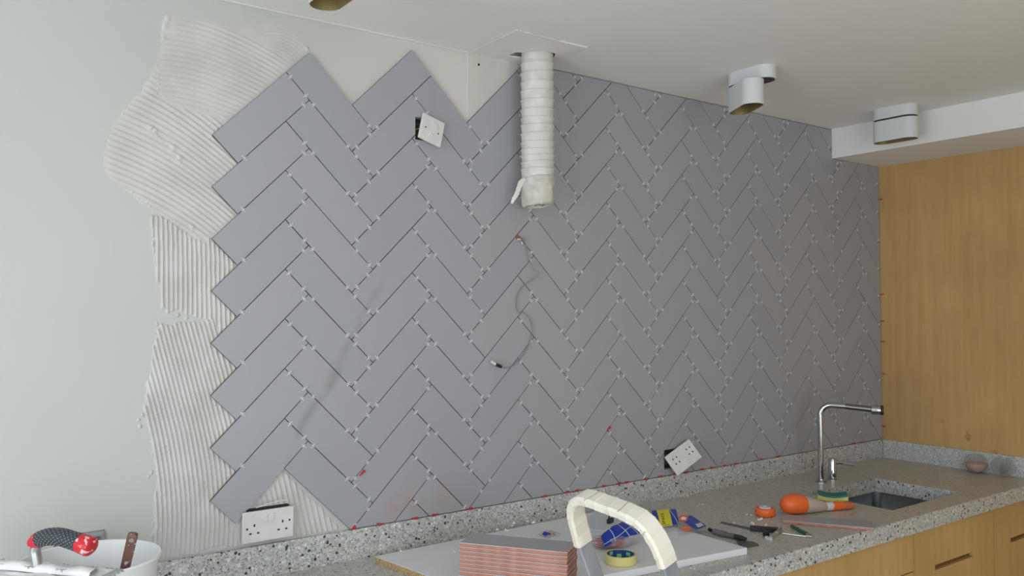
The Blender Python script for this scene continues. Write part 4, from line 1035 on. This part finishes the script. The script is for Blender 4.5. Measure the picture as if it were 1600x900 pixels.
mb.build('red_spacers', mat('pink_red_plastic', (.62, .12, .13), .4), bg_, kind='stuff', label='loose red plastic spacers inside')
# black clip behind the bag
cb = at(953, 822, 2, BT); ck = thing('clip', 'small black clip lying behind the spacer bag', 'clip', (cb[0] + .02, cb[1] + .02, BT + .0005), (0, 0, .4))
MB().bbox(-.018, .018, -.006, .006, 0, .018, .002).build('jaw', MT['black'], ck); MB().tube([(-.012, 0, .018), (-.004, 0, .034), (.006, 0, .036)], .003, 8, up=(0, 1, 0)).build('arm', MT['black'], ck, True)
# second packet
def quadsurf(cs, bulge, off=0, seed=1):
    A, B, Cc, D = cs
    def f(s, t): return (A * (1 - s) + B * s) * (1 - t) + (D * (1 - s) + Cc * s) * t + np.array([-.2, -.4, .88]) * (bulge * math.sin(PI * s) * math.sin(PI * min(1, t)) + off + .0007 * math.sin(11 * s + seed + 6 * t))
    return f
c0 = at(1040, 815, 2, BT); pk = thing('packet', 'empty clear packet with blue and yellow label on the board', 'packet', (c0[0], c0[1], BT)); po = np.array([c0[0], c0[1], BT])
fpk = quadsurf([at(1018, 798, 2, .937) - po, at(1056, 795, 2, .937) - po, at(1062, 820, 2, .917) - po, at(1024, 824, 2, .917) - po], .006)
MB().grid(fpk, 14, 10).build('label', MT['blue'], pk, True, angle=180)
f2 = lambda s, t: fpk(.20 + s * .50, t * 1.04 - .01) + np.array([-.2, -.4, .88]) * .0008
MB().grid(f2, 8, 8).build('yellow_label', MT['yellow'], pk, True, angle=180)
MB().grid(lambda s, t: fpk(.70 + .03 * s + .25 * t, t) + np.array([-.2, -.4, .88]) * .0008, 1, 8).build('white_line', MT['paper'], pk, True, angle=180)
MB().grid(quadsurf([at(1012, 800, 2, .93) - po, at(1064, 794, 2, .932) - po, at(1068, 828, 2, .914) - po, at(1020, 836, 2, .914) - po], .004, -.003, 4), 20, 14).build('film', MT['film'], pk, True, label='clear film', angle=25)
cu = bpy.data.curves.new('print', 'FONT'); cu.body = 'SPACE'; cu.size = .019; cu.extrude = .0002
tx = bpy.data.objects.new('print_tmp', cu); COL.objects.link(tx)
bpy.context.view_layer.update(); dg = bpy.context.evaluated_depsgraph_get(); me = bpy.data.meshes.new_from_object(tx.evaluated_get(dg)); bpy.data.objects.remove(tx)
wtx = max(v.co.x for v in me.vertices) or 1
for v in me.vertices:      # wrap the lettering onto the yellow label, reading up the side
    x, y, z_ = v.co; p = fpk(.42 - y / .019 * .16, .92 - x / wtx * .84 * .75) + np.array([-.2, -.4, .88]) * (.0014 + z_); v.co = Vector(p)
me.materials.append(MT['ink']); link('lettering', me, pk)
# leaflet card with badges
c0 = at(1082, 820, 2, BT); lf = thing('leaflet', 'blue and white printed card with orange badges beside the board edge', 'leaflet', (c0[0], c0[1], BT)); po2 = np.array([c0[0], c0[1], BT])
cz = lambda u, v, z=.918: at(u, v, 2, z) - po2
MB().grid(quadsurf([cz(1058, 803, .926), cz(1078, 806, .924), cz(1106, 826, .917), cz(1060, 838, .914)], .002, -.001), 12, 10).build('card', MT['film'], lf, True, label='clear sleeve', angle=180)
MB().grid(quadsurf([cz(1064, 813, .924), cz(1079, 805, .925), cz(1104, 822, .919), cz(1088, 828, .918)], .002, .0012), 10, 6).build('blue_panel', MT['blue'], lf, True, angle=180)
MB().grid(quadsurf([cz(1086, 819, .921), cz(1094, 817, .921), cz(1100, 822, .92), cz(1090, 825, .919)], .001, .0022), 3, 3).build('white_panel', MT['paper'], lf, True, angle=180)
def disc(nm, u, v, z, ru, rv, mm, off):
    cc = cz(u, v, z); e1 = cz(u + ru, v, z) - cc; e2 = cz(u, v - rv, z + .004) - cc; mb = MB(); k = 20
    V = [cc + e1 * math.cos(2 * PI * i / k) + e2 * math.sin(2 * PI * i / k) + np.array([0, 0, off]) for i in range(k)]; V += [p - np.array([0, 0, .0008]) for p in V]
    mb.add(V, [tuple(range(k)), tuple(range(2 * k - 1, k - 1, -1))] + [(k + i, k + (i + 1) % k, (i + 1) % k, i) for i in range(k)]).build(nm, mm, lf)
disc('badge', 1068, 811, .925, 7, 5.5, MT['orange'], .003); disc('badge_centre', 1068, 812, .925, 4.2, 2.6, MT['paper'], .0042)
disc('badge', 1072, 827, .919, 7.5, 3.6, MT['orange'], .003); disc('badge_centre', 1070, 827, .919, 4.2, 1.0, MT['paper'], .0042)
# small crumpled wrapper behind the stack
c0 = at(858, 836, 2, BT); wp = thing('wrapper', 'crumpled pink and blue wrapper on the board behind the tile stack', 'wrapper', (c0[0], c0[1], BT + .001))
MB().grid(lambda s, t: (-.03 + .06 * s, -.02 + .045 * t, .010 * abs(math.sin(9 * s + 3 * t)) * math.sin(PI * s) + .004 * math.sin(12 * t) ** 2), 14, 10).build('film', mat('pink_film', (.60, .42, .44), .35, 0, .5, 0, 1.45, 0, .55), wp, True, angle=15)
MB().grid(lambda s, t: (-.030 + .020 * s, -.024 + .022 * t, .006 + .008 * math.sin(PI * s)), 5, 5).build('blue_scrap', MT['blue'], wp, True)

# orange tape reel
ot = thing('tape_measure', 'round orange reel with a grey top on the worktop', 'reel', (1.628, -.402, TOPZ + .0005))
MB().lathe([(.030, 0), (.0345, .004), (.0352, .014), (.0345, .024), (.031, .0285), (.027, .029), (.025, .026)], 40).build('shell', MT['orange'], ot, True, angle=60)
MB().lathe([(.022, .026), (.022, .0315), (.018, .033), (.008, .033), (.006, .030)], 32).build('hub', MT['collar'], ot, True)
# orange bottle / sponge float lying down
p0 = at(1226, 789, 2, TOPZ + .036); p1 = at(1334, 788.5, 2, TOPZ + .016); a_ = p0.copy(); a_[2] = TOPZ + .001
sq = thing('squeeze_bottle', 'milky squeeze bottle with round orange cap and orange nozzle, lying down', 'bottle', (a_[0], a_[1], TOPZ))
dv = p1 - p0; Lb = np.linalg.norm(dv[:2]); rz = math.atan2(dv[1], dv[0]); 
def lying(prof, nm, mm, lab=None, n=28, cz0=.0, tiltz=0):
    mb = MB(); V = []; k = len(prof)
    for (x, r, zc) in prof:
        for i in range(n): a = 2 * PI * i / n; y, z = r * math.cos(a), zc + r * math.sin(a); V.append((x * math.cos(rz) - y * math.sin(rz), x * math.sin(rz) + y * math.cos(rz), z))
    Fc = [(j * n + i, j * n + (i + 1) % n, (j + 1) * n + (i + 1) % n, (j + 1) * n + i) for j in range(k - 1) for i in range(n)] + [tuple(range(n - 1, -1, -1)), tuple((k - 1) * n + i for i in range(n))]
    return mb.add(V, Fc).build(nm, mm, sq, True, label=lab, angle=50)
u_ = Lb / 108.
lying([(-4 * u_, .012, .037), (-1 * u_, .026, .037), (5 * u_, .033, .0365), (12 * u_, .0365, .037), (22 * u_, .0355, .036), (29 * u_, .0325, .0335)], 'cap', MT['orange'], 'bulbous orange cap')
lying([(24 * u_, .030, .031), (28 * u_, .0325, .033), (34 * u_, .031, .031), (44 * u_, .0265, .027), (54 * u_, .022, .0225), (62 * u_, .0165, .019), (64 * u_, .012, .018)], 'body', MT['milky'], 'milky translucent body')
lying([(58 * u_, .0135, .018), (60 * u_, .0155, .018), (73 * u_, .0155, .018), (74 * u_, .014, .018)], 'collar', MT['collar'], 'pale collar')
lying([(72 * u_, .0155, .0165), (76 * u_, .0165, .017), (86 * u_, .0155, .0162), (90 * u_, .014, .015)], 'nozzle', MT['orange'], 'orange nozzle')
lying([(89 * u_, .0140, .015), (96 * u_, .0140, .0148), (104 * u_, .0135, .0142), (108 * u_, .009, .0135)], 'nozzle_tip', MT['orange_pale'], 'faded orange tip')
# sponge
sg = thing('sponge', 'yellow sponge with teal scouring top at the left rim of the sink', 'sponge', (1.985, -.440, TOPZ + .0005), (0, 0, -.93))
def spg(z0, z1, hx_, hy_, curl):
    mb = MB(); n1, n2 = 14, 8; V = []; Fc = []
    for lev in (0, 1):
        for i in range(n1 + 1):
            for j in range(n2 + 1):
                x = (i / n1 * 2 - 1); y = (j / n2 * 2 - 1); V.append((x * hx_, y * hy_, (z1 if lev else z0) + curl * (x * x - .3)))
    k = (n1 + 1) * (n2 + 1); g = lambda l, i, j: l * k + i * (n2 + 1) + j
    for i in range(n1):
        for j in range(n2): Fc += [(g(1, i, j), g(1, i + 1, j), g(1, i + 1, j + 1), g(1, i, j + 1)), (g(0, i, j), g(0, i, j + 1), g(0, i + 1, j + 1), g(0, i + 1, j))]
    for i in range(n1): Fc += [(g(0, i, 0), g(0, i + 1, 0), g(1, i + 1, 0), g(1, i, 0)), (g(0, i + 1, n2), g(0, i, n2), g(1, i, n2), g(1, i + 1, n2))]
    for j in range(n2): Fc += [(g(0, 0, j + 1), g(0, 0, j), g(1, 0, j), g(1, 0, j + 1)), (g(0, n1, j), g(0, n1, j + 1), g(1, n1, j + 1), g(1, n1, j))]
    return mb.add(V, Fc)
spg(.0015, .013, .048, .033, .001).build('lower_foam', MT['spongey'], sg, True, angle=40)
spg(.0165, .031, .054, .036, .0085).build('foam', MT['spongey'], sg, True, angle=40)
spg(.0312, .0375, .052, .035, .0085).build('scourer', MT['scour'], sg, True, label='teal scouring layer', angle=40)

# cutters and blades beside the board
def W(u, v, z=TOPZ): return at(u, v, 2, z)
def stick(t, nm, mm, a, b, w_, h_, z0, lab=None, o=None, taper=1):
    a, b = np.array(a[:2]), np.array(b[:2]); d = norm(b - a); s_ = np.array([-d[1], d[0]]); P = [a + s_ * w_ / 2, a - s_ * w_ / 2, b - s_ * w_ / 2 * taper, b + s_ * w_ / 2 * taper]
    return MB().prism([(p[0] - o[0], p[1] - o[1]) for p in P[::1]], z0, z0 + h_).build(nm, mm, t, label=lab)
o = W(1172, 827); hk = thing('jointing_tool', 'long grey blade with a black block handle beside the board', 'tool', (o[0], o[1], TOPZ))
stick(hk, 'blade', MT['grey'], W(1127, 817), W(1180, 829), .016, .003, .0006, o=o)
stick(hk, 'handle', MT['black'], W(1172, 829), W(1216, 832), .024, .014, .0006, 'black handle', o=o)
o = W(1205, 838); mt_ = thing('metal_bracket', 'small pale metal bracket with black knob in front of the black handle', 'bracket', (o[0], o[1], TOPZ))
stick(mt_, 'arm', MT['bright'], W(1204, 845), W(1221, 832), .005, .017, .0006, o=o); stick(mt_, 'foot', MT['collar'], W(1197, 842), W(1205, 845), .010, .009, .0006, o=o)
MB().lathe([(.009, .0006), (.011, .006), (.011, .014), (.007, .018)], 16, c=tuple((W(1197, 838) - o)[:2])).build('knob', MT['black'], mt_, True)
o = W(1245, 838); rd = thing('steel_rod', 'thin bright steel rod lying by the green marker', 'rod', (o[0], o[1], TOPZ))
MB().tube([W(1222, 835) - o + [0, 0, .0035], W(1267, 841) - o + [0, 0, .0035]], .0032, 10).build('shaft', MT['bright'], rd, True); MB().tube([W(1259, 840) - o + [0, 0, .005], W(1269, 841) - o + [0, 0, .005]], .0048, 10).build('tip', MT['chrome'], rd, True)
o = W(1250, 832); gm = thing('marker', 'dark green marker leaning beside the steel rod', 'marker', (o[0], o[1], TOPZ))
MB().tube([W(1237, 825) - o + [0, 0, .006], W(1261, 837) - o + [0, 0, .006]], .0058, 12).build('barrel', MT['green'], gm, True); MB().tube([W(1261, 837) - o + [0, 0, .006], W(1267, 840) - o + [0, 0, .006]], .0048, 12).build('cap', MT['chrome'], gm, True, label='silver cap')
o = W(1140, 840); sc_ = thing('glass_cutter', 'grey cylindrical hand tool with black tip at the board corner', 'tool', (o[0], o[1], TOPZ))
pa, pb_, pc, pd, pe_ = [W(u, v, TOPZ + .009) - o + [0, 0, 0] for u, v in ((1108, 828), (1116, 831), (1134, 836), (1148, 839), (1166, 843))]
for p in (pa, pb_, pc, pd, pe_): p[2] = .0105
MB().tube([pa, (pa + pb_) / 2, pb_], .006, 12).build('pommel', MT['black'], sc_, True); MB().tube([pb_, pc], .0095, 14).build('body', MT['greyrub'], sc_, True); MB().tube([pc, pd], .0085, 14).build('collar', MT['grey'], sc_, True); MB().tube([pd, pd * .4 + pe_ * .6, pe_], .008, 14, scale=[1, 1, .6]).build('tip', MT['black'], sc_, True)
o = W(1172, 851); pl = MB().prism([tuple((W(u, v) - o)[:2]) for u, v in ((1158, 858), (1186, 853), (1178, 848), (1150, 845))], .0004, .0035)
tag(pl.build('steel_plate', MT['grey'], loc=(o[0], o[1], TOPZ)), 'dark steel plate poking out from under the board corner', 'plate')

# glass globes
def globe(lab, u, v, y, fill):
    p = at(u, v, 1, y); p = np.array([XR - .060, y, TOPZ]); g = thing('glass_globe', lab, 'glass', p); R = .0455; t = .002
    pr = [(R * math.sin(a), R - R * math.cos(a)) for a in np.linspace(.30, 2.50, 20)]; pi_ = [((R - t) * math.sin(a), R - (R - t) * math.cos(a)) for a in np.linspace(2.50, .30, 20)]
    pr = [(x, z - pr[0][1] + .0006) for x, z in pr]; pi_ = [(x, z - R + R * math.cos(.30) + .0006) for x, z in pi_]
    MB().lathe(pr + pi_, 40).build('bowl', MT['glass'], g, True, angle=60)
    if fill:
        ps = [((R - t - .0012) * math.sin(a), R * math.cos(.30) - (R - t - .0012) * math.cos(a) + .0006) for a in np.linspace(.32, 1.55, 12)]
        MB().lathe(ps + [(R * .5, ps[-1][1] + .003)], 36).build('powder', MT['pink'], g, True, label='pinkish powder half filling it')
    else:
        MB().lathe([(.012, .005), (.013, .03), (.011, .05), (.004, .056)], 20).build('clear_insert', MT['glass'], g, True)
globe('round glass globe half filled with pink powder against the right upstand', 1540, 733, -.475, True)
globe('empty clear glass globe right of the powder-filled one', 1575, 738, -.590, False)
# ------------------------------------------------------------------ crumbs of plaster
mb = MB(); rc = random.Random(21)
def crumb(x, y, z, s):
    V = [(x + s * rc.uniform(.6, 1) * math.cos(a), y + s * rc.uniform(.6, 1) * math.sin(a), z) for a in (0, 1.2, 2.5, 3.7, 5.0)] + [(x + rc.uniform(-.2, .2) * s, y, z + s * rc.uniform(.4, .9))]
    mb.add(V, [(i, (i + 1) % 5, 5) for i in range(5)] + [(4, 3, 2, 1, 0)])
for (u, v, z, s) in ((780, 827, BT, .008), (800, 818, BT, .009), (797, 821, BT, .006), (833, 817, BT, .008), (825, 815, BT, .005), (790, 828, BT, .006), (628, 862, BT, .005), (708, 862, BT, .005), (628, 849, TOPZ, .006), (652, 848, TOPZ, .004), (459, 883, TOPZ, .006), (561, 861, TOPZ, .004), (1083, 889, TOPZ, .005), (940, 786, TOPZ, .004), (1072, 774, TOPZ, .007), (1066, 776, TOPZ, .004), (1170, 804, TOPZ, .007), (1187, 812, TOPZ, .008), (1200, 820, TOPZ, .007), (1175, 818, TOPZ, .007), (1144, 817, TOPZ, .005), (1017, 780, TOPZ, .004), (1095, 789, TOPZ, .004)):
    for _ in range(3):
        p = at(u + rc.uniform(-4, 4), v + rc.uniform(-1.5, 1.5), 2, z); crumb(p[0], p[1], z + .0003, s * rc.uniform(.35, 1.2))
for _ in range(170):
    u = rc.uniform(700, 1260); v = 900 - (u - 400) * .155 + rc.uniform(-2, 34); p = at(u, v, 2, TOPZ)
    if -.72 < p[1] < -.03 and not (.24 < p[0] < 1.2 and p[1] < -.05): crumb(p[0], p[1], TOPZ + .0003, rc.uniform(.001, .003))
for _ in range(60):
    x, y = rc.uniform(.45, 1.15), rc.uniform(-.30, -.08); crumb(x, y, BT + .0003, rc.uniform(.001, .004))
for _ in range(120):
    x = rc.uniform(-.2, 1.5); crumb(x, -.012 - rc.random() ** 2 * .04, TOPZ + .0003, rc.uniform(.001, .003))
o = mb.build('plaster_crumbs', mat('dry_crumbs', (.82, .82, .80), .9), kind='stuff'); tag(o, 'white crumbs of dried adhesive scattered on the board and worktop', 'debris')
